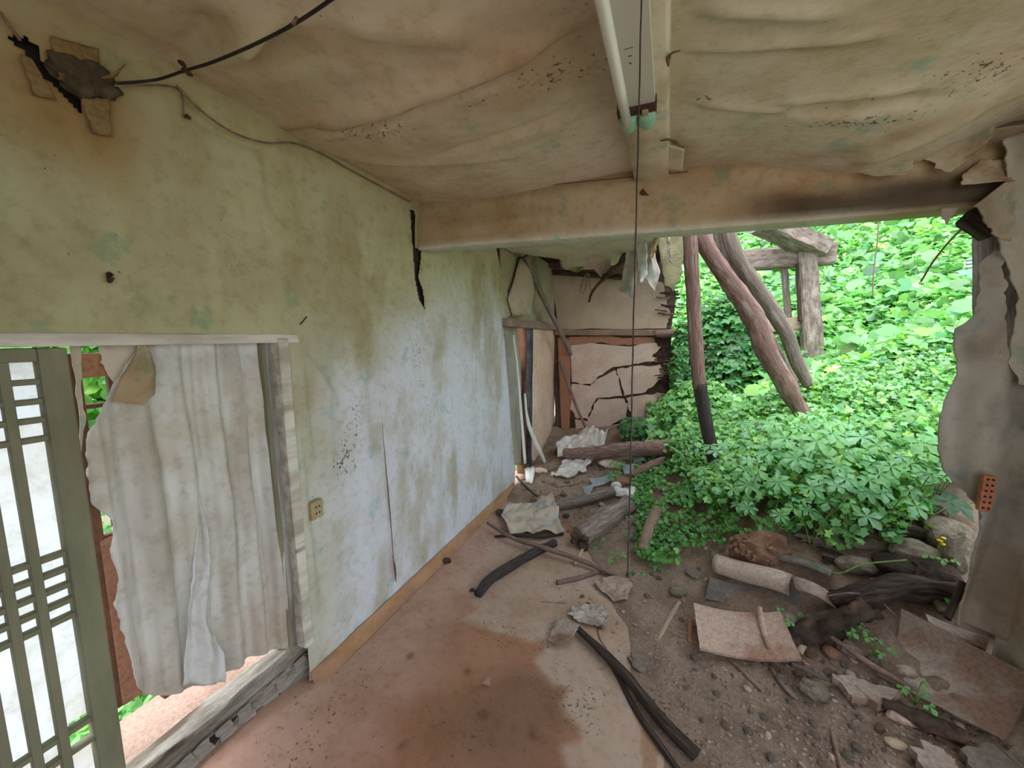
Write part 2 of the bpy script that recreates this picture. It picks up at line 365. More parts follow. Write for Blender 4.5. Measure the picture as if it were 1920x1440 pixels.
mossstone = MAT('mossy_stone', (.27, .24, .19), (.16, .14, .11), 9, bmp=.8, c3=(.12, .15, .05), sc3=9, lo3=.52, hi3=.62)
clodmat = MAT('clay_clod', (.42, .255, .17), (.27, .16, .105), 9, bmp=1.0, bd=.02)
white = MAT('white_sheet', (.74, .70, .68), (.62, .55, .52), 5, bmp=.3, c3=(.5, .38, .33), sc3=3, lo3=.6, hi3=.75, fine=False)
whitep = MAT('white_paint', (.80, .82, .80), (.7, .72, .70), 5, bmp=.3, fine=False)
metal = MAT('white_enamel', (.60, .60, .56), (.55, .55, .50), 3, bmp=.05, rough=.4, c3=(.42, .38, .30), sc3=5, lo3=.62, hi3=.8, fine=False)
tubeglass = MAT('lamp_tube_glass', (.78, .80, .76), (.72, .74, .70), 3, bmp=0, rough=.12, spec=.6, fine=False)
rust = MAT('rust', (.12, .06, .03), (.06, .03, .02), 20, bmp=.5)
mint = MAT('mint_plastic', (.28, .55, .38), (.24, .48, .34), 10, bmp=.1, rough=.5, fine=False)
black = MAT('black_cable', (.018, .015, .013), (.03, .025, .02), 20, bmp=.1, rough=.6)
cordm = MAT('dark_cord', (.05, .04, .045), (.09, .07, .07), 60, bmp=.4)
beigeplas = MAT('beige_plastic', (.42, .35, .20), (.36, .29, .16), 10, bmp=.1, rough=.5, fine=False)
brickmat = MAT('orange_brick', (.50, .20, .11), (.42, .17, .10), 20, bmp=.5)
bluemetal = MAT('blue_grey_metal', (.30, .36, .42), (.42, .47, .52), 8, bmp=.2, rough=.5)
twigm = MAT('twig', (.20, .13, .10), (.30, .21, .17), 20, bmp=.5)
dryleaf = MAT('dry_leaf', (.52, .30, .25), (.40, .22, .17), 20, bmp=.3)
brownpaper = MAT('brown_tape', (.24, .165, .07), (.17, .115, .05), 9, bmp=.3, c3=(.12, .08, .04), sc3=14)
cloth = MAT('printed_cloth', (.56, .49, .40), (.44, .36, .29), 6, bmp=.3, c3=(.34, .42, .50), sc3=9, lo3=.60, hi3=.66, fine=False)
leafm = leaf_mat('leaf'); stemm = MAT('green_stem', (.14, .26, .07), (.2, .3, .1), 20, bmp=.1)
yellow = MAT('yellow_petal', (.9, .72, .05), (.9, .65, .04), 20, bmp=0, fine=False)
soilgreen = MAT('leaf_litter', (.05, .075, .025), (.09, .075, .04), 6, bmp=.8, c3=(.07, .13, .03), sc3=2)

# ================================================================== STRUCTURE
XW = -1.458; YB = 2.02; ZC = 2.42
def seg_d(U, V, a, b):
    a = np.array(a); b = np.array(b); d = b-a; L2 = (d**2).sum()
    t = ((U-a[0])*d[0]+(V-a[1])*d[1])/L2; tc = np.clip(t, 0, 1)
    sx = (U-a[0]-tc*d[0]); sy = (V-a[1]-tc*d[1]); side = np.sign((U-a[0])*d[1]-(V-a[1])*d[0])
    return np.hypot(sx, sy), side, t
def fold(U, V, a, b, amp, w, step=0):
    d, s_, t = seg_d(U, V, a, b); e = sm(-.02, .25, t)*sm(1.05, .7, t)
    return e*(amp*np.exp(-(d/w)**2)+step*s_*np.exp(-(d/(w*3))**2)*(1-np.exp(-(d/(w*.4))**2)))
def blend(c, mask, col): return c*(1-mask[:, None])+np.array(col)*mask[:, None]
def blob(U, V, c, r, r2=None):
    r2 = r2 or r; return np.exp(-(((U-c[0])/r)**2+((V-c[1])/r2)**2))

# ---- left wall (u = Y, v = z)
def cX(x, y): p = oX(x, y); return (p[1], p[2])
lw_folds = [(cX(560, 640), cX(700, 560), .010, .03), (cX(560, 650), cX(640, 760), .012, .025), (cX(560, 640), cX(590, 900), .010, .02),
            (cX(650, 590), cX(770, 600), .012, .05), (cX(640, 480), cX(790, 570), -.010, .05), (cX(850, 640), cX(930, 860), .009, .02), (cX(880, 640), cX(950, 800), .009, .02),
            (cX(720, 785), cX(790, 760), .004, .02), (cX(845, 660), cX(848, 980), .006, .012), (cX(330, 200), cX(520, 290), -.012, .03), (cX(560, 800), cX(600, 1180), .010, .02),
            (cX(300, 600), cX(310, 500), .006, .02), (cX(405, 600), cX(410, 500), .006, .02), (cX(480, 260), cX(500, 420), .006, .02)]
def lw_disp(U, V):
    d = .022*fbm(U*1.3, V*1.1, 11, 3)+.007*fbm(U*7, V*3, 12, 3)+.012*sm(2.2, 2.42, V)
    for a, b, am, w in lw_folds: d = d+fold(U, V, a, b, am, w, am*.5)
    d = d+.012*np.sin(U*26+2*fbm(U*2, V*2, 4))*sm(1.75, 1.5, V)*sm(1.1, 1.25, U)*sm(1.7, 1.4, U)*.5
    return d*sm(0, .12, V)
def lw_col(U, V):
    c = np.tile(np.array([.47, .465, .29]), (len(U), 1)); n = fbm(U*2.0, V*2.0, 21)
    low = sm(1.95, 1.25, V+.5*n-.18*sm(1.2, 2.6, U))*sm(.9, 1.5, U+.2*n)
    c = blend(c, low*.92, (.66, .70, .80))  # skylight on the lower wall, painted in as bluish white
    c = blend(c, sm(1.1, -.1, U+.5*n)*.9, (.31, .31, .20))  # dimmer light at the near end, painted as a darker olive
    c = blend(c, sm(.0, .22, fbm(U*5, V*1.6, 31))*.55, (.36, .32, .18))
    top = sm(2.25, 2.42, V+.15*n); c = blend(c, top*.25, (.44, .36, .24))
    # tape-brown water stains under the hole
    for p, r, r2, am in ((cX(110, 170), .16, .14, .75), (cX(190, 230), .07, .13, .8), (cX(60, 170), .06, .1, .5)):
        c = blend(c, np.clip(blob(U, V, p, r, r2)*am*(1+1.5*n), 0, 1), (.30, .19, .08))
    # mould clusters
    mo = np.zeros(len(U))
    for (x, y, r, r2, am) in ((650, 840, .09, .10, .9), (665, 770, .05, .10, .9), (775, 650, .05, .10, 1), (790, 700, .05, .12, .8), (645, 870, .06, .05, .9), (820, 760, .08, .15, .6),
                              (850, 610, .07, .04, .8), (630, 930, .12, .07, .5), (800, 770, .05, .12, .7), (870, 900, .1, .1, .3), (480, 500, .1, .05, .4), (700, 820, .1, .2, .3)):
        mo = mo+blob(U, V, cX(x, y), r*1.3, r2*1.3)*am
    return np.c_[c, 1-np.clip(mo*(.75+.8*n), 0, 1.1)]
wend = [cX(930, 468), cX(938, 500), cX(948, 540), cX(960, 570), cX(958, 590), cX(943, 602), cX(946, 640), cX(952, 720), cX(958, 800), cX(964, 870), cX(966, 918)]
keep = [(-.9, .0), (-.9, 2.46)]+[(wend[0][0], 2.46)]+wend+[(wend[-1][0], 0)]
DOOR = [(-.75, -.1), (1.105, -.1), (1.075, 1.615), (-.75, 1.60)]
hole_tl = [cX(*p) for p in [(14, 68), (45, 72), (68, 88), (75, 112), (105, 145), (150, 178), (152, 215), (130, 190), (105, 165), (85, 150), (50, 115), (38, 92), (22, 82)]]
crack = [cX(*p) for p in [(768, 392), (778, 398), (781, 465), (792, 470), (790, 492), (786, 520), (794, 545), (797, 580), (786, 562), (780, 530), (776, 470), (772, 420)]]
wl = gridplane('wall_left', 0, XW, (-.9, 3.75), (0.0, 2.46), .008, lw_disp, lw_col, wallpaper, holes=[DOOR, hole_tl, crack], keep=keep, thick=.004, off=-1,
               kind='structure', label='papered left wall, olive, with bluish daylight painted below and shade painted at left, stained and mouldy')
P = join([boxVF((-1.60, 3.35, 2.4), (-1.485, 5.2, 2.7)), boxVF((-1.60, -2.6, 1.64), (-1.485, 3.35, 2.5)), boxVF((-1.60, -2.6, -.05), (-1.485, -.89, 1.66)), boxVF((-1.60, 1.16, -.05), (-1.485, 3.42, 1.64)), boxVF((-1.60, -1.3, -.05), (-1.50, 1.16, .12)), boxVF((-1.60, -1.3, .1), (-1.485, -.77, 1.64))])  # boxes behind the viewer are unseen, added to darken the near wall
mk('mud_core', P[0], P[1], darkmud, wl, smooth=False)
# narrow slits in the lower wall board
for nm, a, b, r in (('board_slit', (716, 792), (741, 1090), .0035), ('board_slit', (736, 1040), (743, 1092), .007)):
    pa, pb = oX(*a, XW+.012), oX(*b, XW+.012)
    tube(nm, [pa, (pa+pb)/2+np.array([0, .004, 0]), pb], [.001, r, .001], brownwood, wl, sides=5, flat=1)
# ---- ceiling (u = X, v = Y)
def cZ(x, y): p = oZ(x, y, ZC); return (p[0], p[1])
cf = [(cZ(520, 245), cZ(1110, 40), .030, .020), (cZ(640, 235), cZ(1010, 90), -.022, .016), (cZ(700, 215), cZ(1060, 60), .02, .012), (cZ(540, 262), cZ(760, 210), .016, .02), (cZ(640, 300), cZ(1000, 280), .012, .03), (cZ(800, 285), cZ(1120, 190), -.012, .02),
      (cZ(340, 150), cZ(540, 0), .035, .03), (cZ(335, 150), cZ(430, 0), -.03, .04), (cZ(350, 140), cZ(600, 60), -.015, .03), (cZ(600, 20), cZ(900, 60), .01, .05),
      (cZ(1290, 190), cZ(1500, 180), .010, .02), (cZ(1270, 100), cZ(1700, 40), .010, .02), (cZ(1450, 190), cZ(1800, 130), -.012, .02), (cZ(1440, 170), cZ(1760, 120), .012, .015), (cZ(1600, 240), cZ(1900, 130), .02, .03),
      (cZ(1290, 20), cZ(1600, 10), .015, .03), (cZ(560, 240), cZ(700, 120), -.01, .03)]
def ce_disp(U, V):
    d = -.05*np.sin(np.clip((U+.05)/1.15, 0, 1)*math.pi)*(.35+.65*sm(.6, 2.0, V))-.035*np.sin(np.clip((U-XW)/1.2, 0, 1)*math.pi)+.03*fbm(U*1.6, V*1.6, 51, 3)+.006*fbm(U*7+V*2, V*9, 52, 3)
    d = d-.10*sm(.2, .75, U)*sm(1.4, 2.02, V)*(1-.7*sm(.8, 1.1, U))
    for a, b, am, w in cf: d = d-fold(U, V, a, b, am*1.3, w, am*.8)
    return d
def ce_col(U, V):
    c = np.tile(np.array([.66, .57, .46]), (len(U), 1)); n = fbm(U*2, V*2, 61)
    c = blend(c, sm(-.3, .1, U)*.8, (.62, .59, .47))
    c = blend(c, sm(.0, .2, fbm(U*2.5+4, V*2.5, 62))*.45, (.58, .56, .40))
    c = blend(c, sm(.03, .25, fbm(U*2.2+9, V*4, 63))*.45, (.47, .31, .22))
    c = blend(c, sm(1.2, 1.8, V+.3*n)*sm(.9, .2, U)*sm(-1.3, -.6, U)*.6, (.66, .62, .50))
    for x0, y0, x1, y1, w, am in ((520, 245, 1110, 40, .02, .6), (1690, 185, 1920, 120, .035, .55), (1480, 260, 1700, 185, .03, .35), (1290, 100, 1650, 65, .01, .35), (1280, 190, 1470, 190, .012, .3)):
        d, _, _ = seg_d(U, V, cZ(x0, y0), cZ(x1, y1)); c = blend(c, np.exp(-(d/w)**2)*am*np.clip(.8+2*n, 0, 1), (.36, .24, .13))
    mo = np.zeros(len(U))
    for (x, y, r, r2, am) in ((700, 235, .18, .07, .8), (1030, 135, .1, .06, .8), (880, 170, .1, .04, .7), (900, 340, .1, .04, .6), (1320, 180, .05, .03, .9), (1600, 180, .14, .02, 1), (1860, 90, .12, .05, .7), (1130, 110, .05, .3, .4)):
        mo = mo+blob(U, V, cZ(x, y), r*1.2, r2*1.2)*am
    return np.c_[c, 1-np.clip(mo, 0, 1)]
ceil = gridplane('ceiling', 2, ZC, (XW-.03, 1.45), (-1.3, YB+.02), .0125, ce_disp, ce_col, ceilpaper, thick=.004, off=1, kind='structure', label='sagging wrinkled papered ceiling with brown stains and mould dots')
box('ceiling_board', (-1.6, -2.6, ZC+.08), (1.4, YB, ZC+.13), darkmud, ceil, bevel=0)  # unseen rear stretch added to keep daylight off the near upper areas
# papered joist beside the lamp
def jd(U, V, P_):
    o = np.zeros(P_.shape); o[..., 2] = .01*fbm(P_[..., 0]*9, P_[..., 1]*4, 71); return o
V_, F_ = boxVF((-.235, -1.2, ZC-.075), (-.025, YB, ZC+.03))
jn = 60; A = [(-.235, -1.2, ZC+.02), (-.235, YB, ZC+.02)]
def joistgrid():
    prof = [(-.20, .02), (-.197, -.05), (-.19, -.060), (-.12, -.062), (-.05, -.060), (-.042, -.05), (-.038, .02)]
    V = []; ys = np.linspace(-1.2, YB, jn)
    for y in ys:
        for i, (x, z) in enumerate(prof): V.append((x+.008*float(fbm(y*5, i, 72)), y, ZC+z+.008*float(fbm(y*4, i*.6, 73))))
    k = len(prof); Fc = [(i*k+j, i*k+j+1, (i+1)*k+j+1, (i+1)*k+j) for i in range(jn-1) for j in range(k-1)]
    return np.array(V), Fc
V_, F_ = joistgrid(); n_ = fbm(V_[:, 0]*8, V_[:, 1]*3, 75)
cc = blend(np.tile(np.array([.60, .56, .44]), (len(V_), 1)), sm(.05, .25, n_)*.6, (.42, .34, .20)); cc = blend(cc, sm(-.03, -.025, V_[:, 0])*.5, (.45, .46, .24))
mk('trim_1', V_, F_, ceilpaper, col=cc, kind='structure', label='papered ceiling joist running from lamp to the beam')
# ---- cross beam
def beam_geo():
    xs = np.linspace(XW, 1.36, 220); V = []; C = []
    zt = lambda x: ZC+.02-.06*sm(.2, .8, x)
    zb = lambda x: 2.140-.030*sm(-1.46, 1.0, x)+.008*fbm(np.array(x*2.), 0*np.array(x), 80)
    rows = []
    for x in xs:
        b = float(zb(x)); t_ = float(zt(x)); col = []
        for k in range(15):
            v = k/14; z = b+(t_-b)*v
            y = YB+.008*float(fbm(x*3, v*3, 81))*2+.012*math.sin((v*3.0+x*1.4)*3)*math.exp(-((v-.45)/.3)**2)*(.7 if x < -.3 else .3)
            if v > .72: y += .018*(v-.72)/.28
            col.append((x, y, z))
        col = [(x, YB+.145, b+.11), (x, YB+.14, b+.004), (x, YB+.012, b)]+col
        rows.append(col)
    V = np.array(rows).reshape(-1, 3); k = 18
    Fc = [(i*k+j, i*k+j+1, (i+1)*k+j+1, (i+1)*k+j) for i in range(len(xs)-1) for j in range(k-1)]
    v = np.tile(np.r_[-.2, -.1, 0, np.linspace(0, 1, 15)], len(xs)); X = V[:, 0]; n = fbm(X*3, v*2, 82)
    c = np.tile(np.array([.45, .35, .225]), (len(V), 1))
    c = blend(c, sm(.0, .22, fbm(X*2, v*4, 83))*.6, (.54, .44, .32)); c = blend(c, sm(.02, .2, fbm(X*2+7, v*3, 84))*.35*sm(-.4, .5, X), (.48, .30, .18))
    c = blend(c, sm(.52, .2, v+.35*n)*sm(-.02, .06, v)*sm(.1, .5, X)*.9, (.07, .052, .04)); c = blend(c, sm(.7, .9, v)*.3, (.36, .27, .2))
    c = blend(c, np.clip(blob(X, v, (.85, .35), .18, .12)*.8*(1+2*n), 0, 1), (.06, .045, .035))
    c = blend(c, np.tile(np.r_[1, 1, 1, 1, .3, np.zeros(13)], len(xs))*sm(.9, .5, X), (.68, .68, .60))
    return V, Fc, c
V_, F_, c_ = beam_geo()
beam = mk('cross_beam', V_, F_, beampaper, col=c_, kind='structure', label='papered crossbeam over the broken opening, blackened at its right end')
box('beam_core', (XW, YB+.05, 2.15), (1.36, YB+.13, 2.5), darkwood, beam, bevel=0)
# seam line along the beam, edge of one paper sheet
tube('paper_seam', [oY(785, 372, YB-.006), oY(1000, 350, YB-.004), oY(1150, 335, YB-.002), oY(1290, 322, YB-.002)], .0022, brownwood, beam, sides=5)
for k, (L_, R_, s_) in enumerate([([(1590, 303), (1600, 322), (1625, 335)], [(1735, 262), (1712, 300), (1696, 334)], 1), ([(1735, 264), (1730, 300), (1770, 330)], [(1870, 222), (1852, 262), (1835, 285)], 2), ([(1835, 300), (1800, 330), (1790, 352)], [(1900, 300), (1890, 325), (1888, 345)], 3)]):
    sheet('peeling_paper', [oY(x, y, YB-.02) for x, y in L_], [oY(x, y, YB-.03) for x, y in R_], torn, beam, nu=30, nv=20, jag=.012, s=s_*9,
          disp=lambda U, V, P_: np.stack([0*U, -.03*V**2+.02*fbm(U*4, V*4, s_), 0*U], -1), colf=lambda V, uv: blend(np.tile(np.array([.52, .44, .33]), (len(V), 1)), sm(0, .2, fbm(V[:, 0]*6, V[:, 2]*6, 9)), (.40, .27, .18)))
sheet('peeling_paper', [oY(1765, 390, YB-.01), oY(1765, 405, YB-.01), oY(1772, 418, YB-.01)], [oY(1800, 388, YB-.01), oY(1790, 402, YB-.01), oY(1776, 421, YB-.01)], torn, beam, nu=10, nv=10, jag=.01,
      colf=lambda V, uv: np.tile(np.array([.4, .32, .26]), (len(V), 1)))
polyslab('paper_scrap', [oY(*p, YB-.012) for p in [(1199, 362), (1206, 353), (1211, 360), (1217, 366), (1203, 366)]], (0, -1, 0), .003, rust, beam, n=1)

# ---- floor (u = X, v = Y)
def cF(x, y): p = oZ(x, y, 0); return (p[0], p[1])
dust = [[cF(*p) for p in q] for q in (
  [(835, 1085), (850, 1065), (905, 1040), (900, 985), (960, 930), (1000, 900), (1060, 1000), (1300, 1060), (1500, 1200), (1500, 1500), (1360, 1500), (1060, 1440), (1050, 1405), (1100, 1395), (1085, 1365), (1060, 1340), (1050, 1318), (1075, 1302), (1040, 1290), (1015, 1262), (1000, 1240), (1030, 1205), (990, 1200), (935, 1185), (870, 1165), (900, 1140), (880, 1110), (850, 1100)],
  [(-200, 1700), (300, 1440), (480, 1300), (640, 1195), (690, 1190), (760, 1230), (760, 1310), (720, 1380), (560, 1500)])]
def fl_col(U, V):
    n = fbm(U*4, V*4, 91); n2 = fbm(U*14, V*14, 92)
    Uw = U+.04*fbm(U*9, V*9, 93)*2; Vw = V+.04*fbm(U*9+5, V*9, 94)*2
    c = np.tile(np.array([.40, .205, .14]), (len(U), 1))
    c = blend(c, sm(-.1, .25, n)*.5, (.34, .19, .12))
    c = blend(c, np.clip(blob(U, V, cF(850, 1250), .18, .2)*(.7+1.5*n), 0, 1)*.7, (.42, .25, .12))
    c = blend(c, np.clip(blob(U, V, cF(930, 1380), .34, .2)+blob(U, V, cF(1000, 1300), .2, .13)+.6*blob(U, V, cF(820, 1180), .16, .25), 0, 1)*.8, (.20, .115, .08))
    m1 = sum(inpoly(Uw+.014*math.cos(a_), Vw+.014*math.sin(a_), dust[0]).astype(float) for a_ in np.arange(0, 6.2, .8))/8; c = blend(c, np.clip(m1*(.85+.5*n), 0, 1), (.45, .345, .285))
    c = blend(c, sm(-.9, -1.25, U+.35*n)*.75, (.52, .345, .29))
    c = blend(c, inpoly(Uw, Vw, [cF(*p) for p in [(1208, 1290), (1225, 1290), (1240, 1340), (1235, 1440), (1195, 1500), (1203, 1400)]]).astype(float)*.8, (.33, .19, .12))
    c = blend(c, sm(.34, .40, n2)*.5, (.15, .08, .06))
    for x, y, r in ((905, 1340, .022), (875, 1260, .02), (755, 1400, .022), (770, 1230, .018), (1000, 1375, .03), (830, 1055, .03)):
        c = blend(c, np.clip(blob(U, V, cF(x, y), r*.8)*1.8*(1+n2*5), 0, 1)*.7, (.14, .07, .055))
    return np.c_[c, 1-np.clip(.30+1.2*n+.3*n2, 0, .75)]
floor = gridplane('floor', 2, 0.0, (-1.62, 1.7), (-1.3, 5.1), .0125, lambda U, V: .07*sm(-1.15, -1.5, U)*sm(1.25, .8, V)+.003*fbm(U*3, V*3, 96)+.0012*fbm(U*20, V*20, 97), fl_col, floormat, thick=.0, off=0, kind='structure',
                  label='brown linoleum floor with dusty grey patches and wet-looking stains')
for md in list(floor.modifiers): floor.modifiers.remove(md)
# linoleum turned up along the wall
def bb():
    ys = np.linspace(1.10, 3.6, 110); V = []
    prof = [(-1.400, .003), (-1.425, .012), (-1.438, .034), (-1.443, .058), (-1.452, .062)]
    for y in ys:
        w = .006*float(fbm(y*3, 1, 98)); t_ = .012*float(fbm(y*5, 2, 99))
        for x, z in prof: V.append((x+w, y, z*(1+t_*8)))
    k = len(prof); return np.array(V), [(i*k+j, i*k+j+1, (i+1)*k+j+1, (i+1)*k+j) for i in range(len(ys)-1) for j in range(k-1)]
V_, F_ = bb(); mk('baseboard_left', V_, F_, paper_mat('lino_edge', flowers=False), col=blend(np.tile(np.array([.44, .26, .15]), (len(V_), 1)), sm(0, .2, fbm(V_[:, 1]*5, V_[:, 2]*9, 5)), (.36, .21, .14)),
     kind='structure', label='tan linoleum edge turned up along the left wall')

box('wall_near_shade', (-1.6, -1.75, -.1), (.25, -1.62, 2.5), mud, kind='structure', label='unseen room wall added behind the viewer to darken the left wall')  # unseen wall added behind the viewer; it cuts light on the left wall
# ---- ground, dirt and hillside
def ground(name, xs, ys, mat, **k):
    X, Y = np.meshgrid(xs, ys); Z = g0(X, Y); P = np.stack([X, Y, Z], -1)
    nu, nv = len(xs), len(ys); idx = np.arange(nu*nv).reshape(nv, nu)
    Fc = np.stack([idx[:-1, :-1], idx[:-1, 1:], idx[1:, 1:], idx[1:, :-1]], -1).reshape(-1, 4)
    return mk(name, P.reshape(-1, 3), Fc, mat, **k)
ground('dirt_ground', np.arange(-1.44, 3.6, .018), np.arange(-.4, 5.12, .018), dirt, kind='structure', label='dirt and rubble spilling over the floor and rising into a mound')
ground('hillside', np.arange(-1.5, 14, .2), np.arange(5.1, 20, .2), soilgreen, kind='structure', label='steep hillside behind the ruined room')
V_, F_ = boxVF((-30, -30, -.9), (30, 40, -.62)); mk('outer_ground', V_, F_, MAT('bounce_yard', (.46, .41, .34), (.36, .33, .25), 2, bmp=.5), smooth=False, kind='structure', label='low ground outside the house, made pale to bounce light indoors')  # yard tone made pale so it bounces daylight up to the ceiling

# ---- door head, frame, sill, porch
box('trim_2', (-1.56, -1.3, 1.585), (-1.447, 1.15, 1.622), paleboard, kind='structure', label='long pale wooden door head above both doors', jit=.002)
fr = empty('trim_3', oX(550, 900), None, None, kind='structure'); fr['label'] = 'pale wooden door jamb right of the hanging torn paper'
rough_beam('jamb_post', (-1.475, 1.105, .205), (-1.468, 1.075, 1.60), .045, .055, paleboard, fr, seg=12, rough=.003, upv=(1, 0, 0))
rough_beam('jamb_strip', (-1.50, 1.045, .205), (-1.50, 1.02, 1.60), .018, .03, doorwood, fr, seg=10, rough=.002, upv=(1, 0, 0))
sill = empty('trim_4', (-1.5, .6, 0), None, None, kind='structure'); sill['label'] = 'broken grey wooden threshold under the doors with flaking paint'
rough_beam('sill_rail', (-1.556, -1.2, .170), (-1.546, 1.17, .170), .088, .07, sillmat, sill, seg=60, rough=.010, s=3)
srail = rough_beam('sill_base', (-1.556, -1.2, .065), (-1.546, 1.14, .065), .10, .13, sillmat, sill, seg=60, rough=.018, s=7)
for k in range(9):
    y = .45+k*.075+random.uniform(-.02, .02)
    polyslab('paint_flake', [(-1.497, y, .13), (-1.489, y+.05, .14), (-1.476, y+.06, .10+random.uniform(-.03, .02)), (-1.486, y+.01, .08)], (1, 0, .3), .006, sillmat, srail, jag=.004, n=3)
polyslab('porch_floor', [(-1.58, -1.3, .155), (-1.58, 3.4, .155), (-1.87, 3.4, .155), (-1.84, -1.3, .155)], (0, 0, 1), .10, MAT('porch_clay', (.42, .29, .24), (.34, .24, .20), 4, bmp=.4, c3=(.28, .18, .14), sc3=3), n=8, jag=.01, kind='structure', label='pinkish clay porch ledge outside the left doors')

# ---- lattice door, left leaf
ld = empty('door_1', (-1.5, .2, .2), None, None, kind='structure'); ld['label'] = 'closed lattice door with white paper panes at far left'
yS0 = oX(76, 686)[1]; yS1 = oX(128, 655)[1]
print('stile', yS0, yS1)
XD = -1.475
box('stile', (XD-.03, yS0, .205), (XD+.012, yS1, 1.58), doorwood, ld)
box('stile', (XD-.03, -.42, .205), (XD+.012, -.30, 1.58), doorwood, ld)
zt = oX(40, 680)[2]
box('top_rail', (XD-.028, -.30, zt), (XD+.010, yS0, 1.58), doorwood, ld)
box('bottom_rail', (XD-.028, -.30, .205), (XD+.010, yS0, .27), doorwood, ld)
my = [oX(22, 760)[1], oX(52, 965)[1]]; yA = np.mean([oX(27, 760)[1], oX(52, 965)[1]]); sp = yA-oX(1, 993)[1]
print('muntin', yA, sp)
y = yA
while y > -.28:
    box('lattice_bar', (XD-.022, y-.009, .26), (XD+.004, y+.009, zt+.01), doorwood, ld, bevel=.002); y -= sp
zs = [oX(60, q)[2] for q in (718, 756, 792, 829)]+[oX(66, q)[2] for q in (1063, 1096, 1129, 1161, 1194)]+[oX(110, q)[2] for q in (1398, 1440)]
for z in zs:
    box('lattice_rail', (XD-.024, -.30, z-.007), (XD+.001, yS0+.003, z+.007), doorwood, ld, bevel=.002)
tp = oX(155, 1375, XD-.026)
hol = [(tp[1]-.045, tp[2]+.03), (tp[1]-.02, tp[2]+.055), (tp[1]+.03, tp[2]+.06), (tp[1]+.035, tp[2]-.05), (tp[1]+.0, tp[2]-.04), (tp[1]-.03, tp[2]-.05)]
gridplane('paper_pane', 0, XD-.026, (-.32, yS0+.02), (.24, 1.57), .008, lambda U, V: .003*fbm(U*9, V*7, 5), lambda U, V: blend(np.tile(np.array([.80, .79, .90]), (len(U), 1)), sm(.05, .3, fbm(U*9, V*9, 6))*.4, (.62, .56, .54)), doorpaper, holes=[hol], thick=.0, parent=ld)
# ---- outer lattice door behind the torn sheet
od = empty('door_2', (-1.57, .75, .2), None, None, kind='structure'); od['label'] = 'brown lattice outer door mostly hidden behind the torn hanging paper'
XO = -1.555
ys0 = oX(190, 1060, XO)[1]; print('outer', ys0)
box('stile', (XO-.02, ys0-.012, .44), (XO+.01, ys0+.012, 1.56), brownwood, od)
box('stile', (XO-.02, 1.03, .2), (XO+.01, 1.09, 1.56), brownwood, od)
box('top_rail', (XO-.02, ys0, 1.49), (XO+.01, 1.05, 1.56), MAT('orange_wood', (.42, .23, .14), (.35, .18, .1), 9), od)
box('bottom_rail', (XO-.02, .62, .36), (XO+.01, 1.05, .42), brownwood, od)
for y in np.arange(ys0+.075, 1.02, .082): box('lattice_bar', (XO-.015, y-.008, .38 if y > .6 else .7), (XO+.004, y+.008, 1.5), brownwood, od, bevel=.001)
for z in [1.405, 1.335, 1.265, 1.195, 1.0, .93, .86, .79]: box('lattice_rail', (XO-.018, ys0, z-.006), (XO+.001, 1.04, z+.006), brownwood, od, bevel=.001)
clayp = MAT('orange_panel', (.42, .22, .15), (.36, .18, .12), 6)
box('side_board', (XO-.01, ys0+.0, .44), (XO+.014, ys0+.055, 1.0), clayp, od)
for L_, R_ in (([(150, 642), (152, 700), (158, 790), (152, 850), (150, 880)], [(128, 640), (140, 720), (148, 800), (152, 860), (155, 890)]), ([(185, 648), (190, 672), (200, 700)], [(260, 645), (256, 665), (215, 720)])):
    sheet('torn_paper', [oX(*p, XO+.03) for p in L_], [oX(*p, XO+.03) for p in R_], torn, od, nu=8, nv=24, jag=.008, colf=lambda V, uv: np.tile(np.array([.6, .53, .44]), (len(V), 1)))

# ---- hanging torn paper
XS = -1.505
Lh = [(262, 645), (225, 700), (200, 745), (180, 775), (165, 800), (157, 850), (162, 900), (170, 945), (205, 975), (200, 1035), (212, 1085), (208, 1130), (220, 1175), (240, 1240), (250, 1280), (268, 1300), (290, 1308)]
Rh = [(530, 628), (535, 700), (541, 780), (548, 900), (556, 1000), (562, 1090), (566, 1150), (566, 1195), (566, 1205), (540, 1212), (500, 1222), (470, 1235), (440, 1250), (425, 1262), (422, 1275), (380, 1285), (330, 1297)]
def sh_disp(U, V, P_):
    Yy = P_[..., 1]; Z = P_[..., 2]; o = np.zeros(P_.shape)
    q_ = np.sin(Yy*62+4*fbm(Yy*3, Z*1.3, 7)); w = .014*np.sign(q_)*np.abs(q_)**.6*(.35+.65*sm(1.6, 1.1, Z))*(.4+1.2*vn(Yy*6, Z*1.2, 17))+.018*fbm(Yy*5, Z*2.2, 8, 3)*2+.012*fbm(Yy*16, Z*5, 9, 3)
    w = w+.005*np.sin(Yy*170+6*fbm(Yy*5, Z*2, 27))*vn(Yy*9, Z*2, 28)+.016*np.exp(-((Yy-.84-.05*(Z-.7))/.03)**2)*sm(1.3, .9, Z)
    o[..., 0] = w; return o
def sh_col(V, uv):
    Y = V[:, 1]; Z = V[:, 2]; c = np.tile(np.array([.75, .75, .75]), (len(V), 1))
    c = blend(c, sm(.0, .2, fbm(Y*11, Z*1.5, 11))*.6, (.52, .47, .41)); c = blend(c, sm(.0, .25, fbm(Y*14+5, Z*1.2, 12))*.5, (.76, .73, .71))
    c = blend(c, sm(.9, .3, Z+.3*fbm(Y*4, Z*4, 13))*.35, (.56, .44, .36)); return c
hp = empty('hanging_paper', (XS, .8, .3), 'big torn sheet of stained white wallpaper hanging in the left doorway', 'paper')
sheet('paper_sheet', [oX(*p, XS) for p in Lh], [oX(*p, XS) for p in Rh], thinpaper, hp, nu=110, nv=130, disp=sh_disp, thick=.0015, jag=.006, s=4, colf=sh_col)
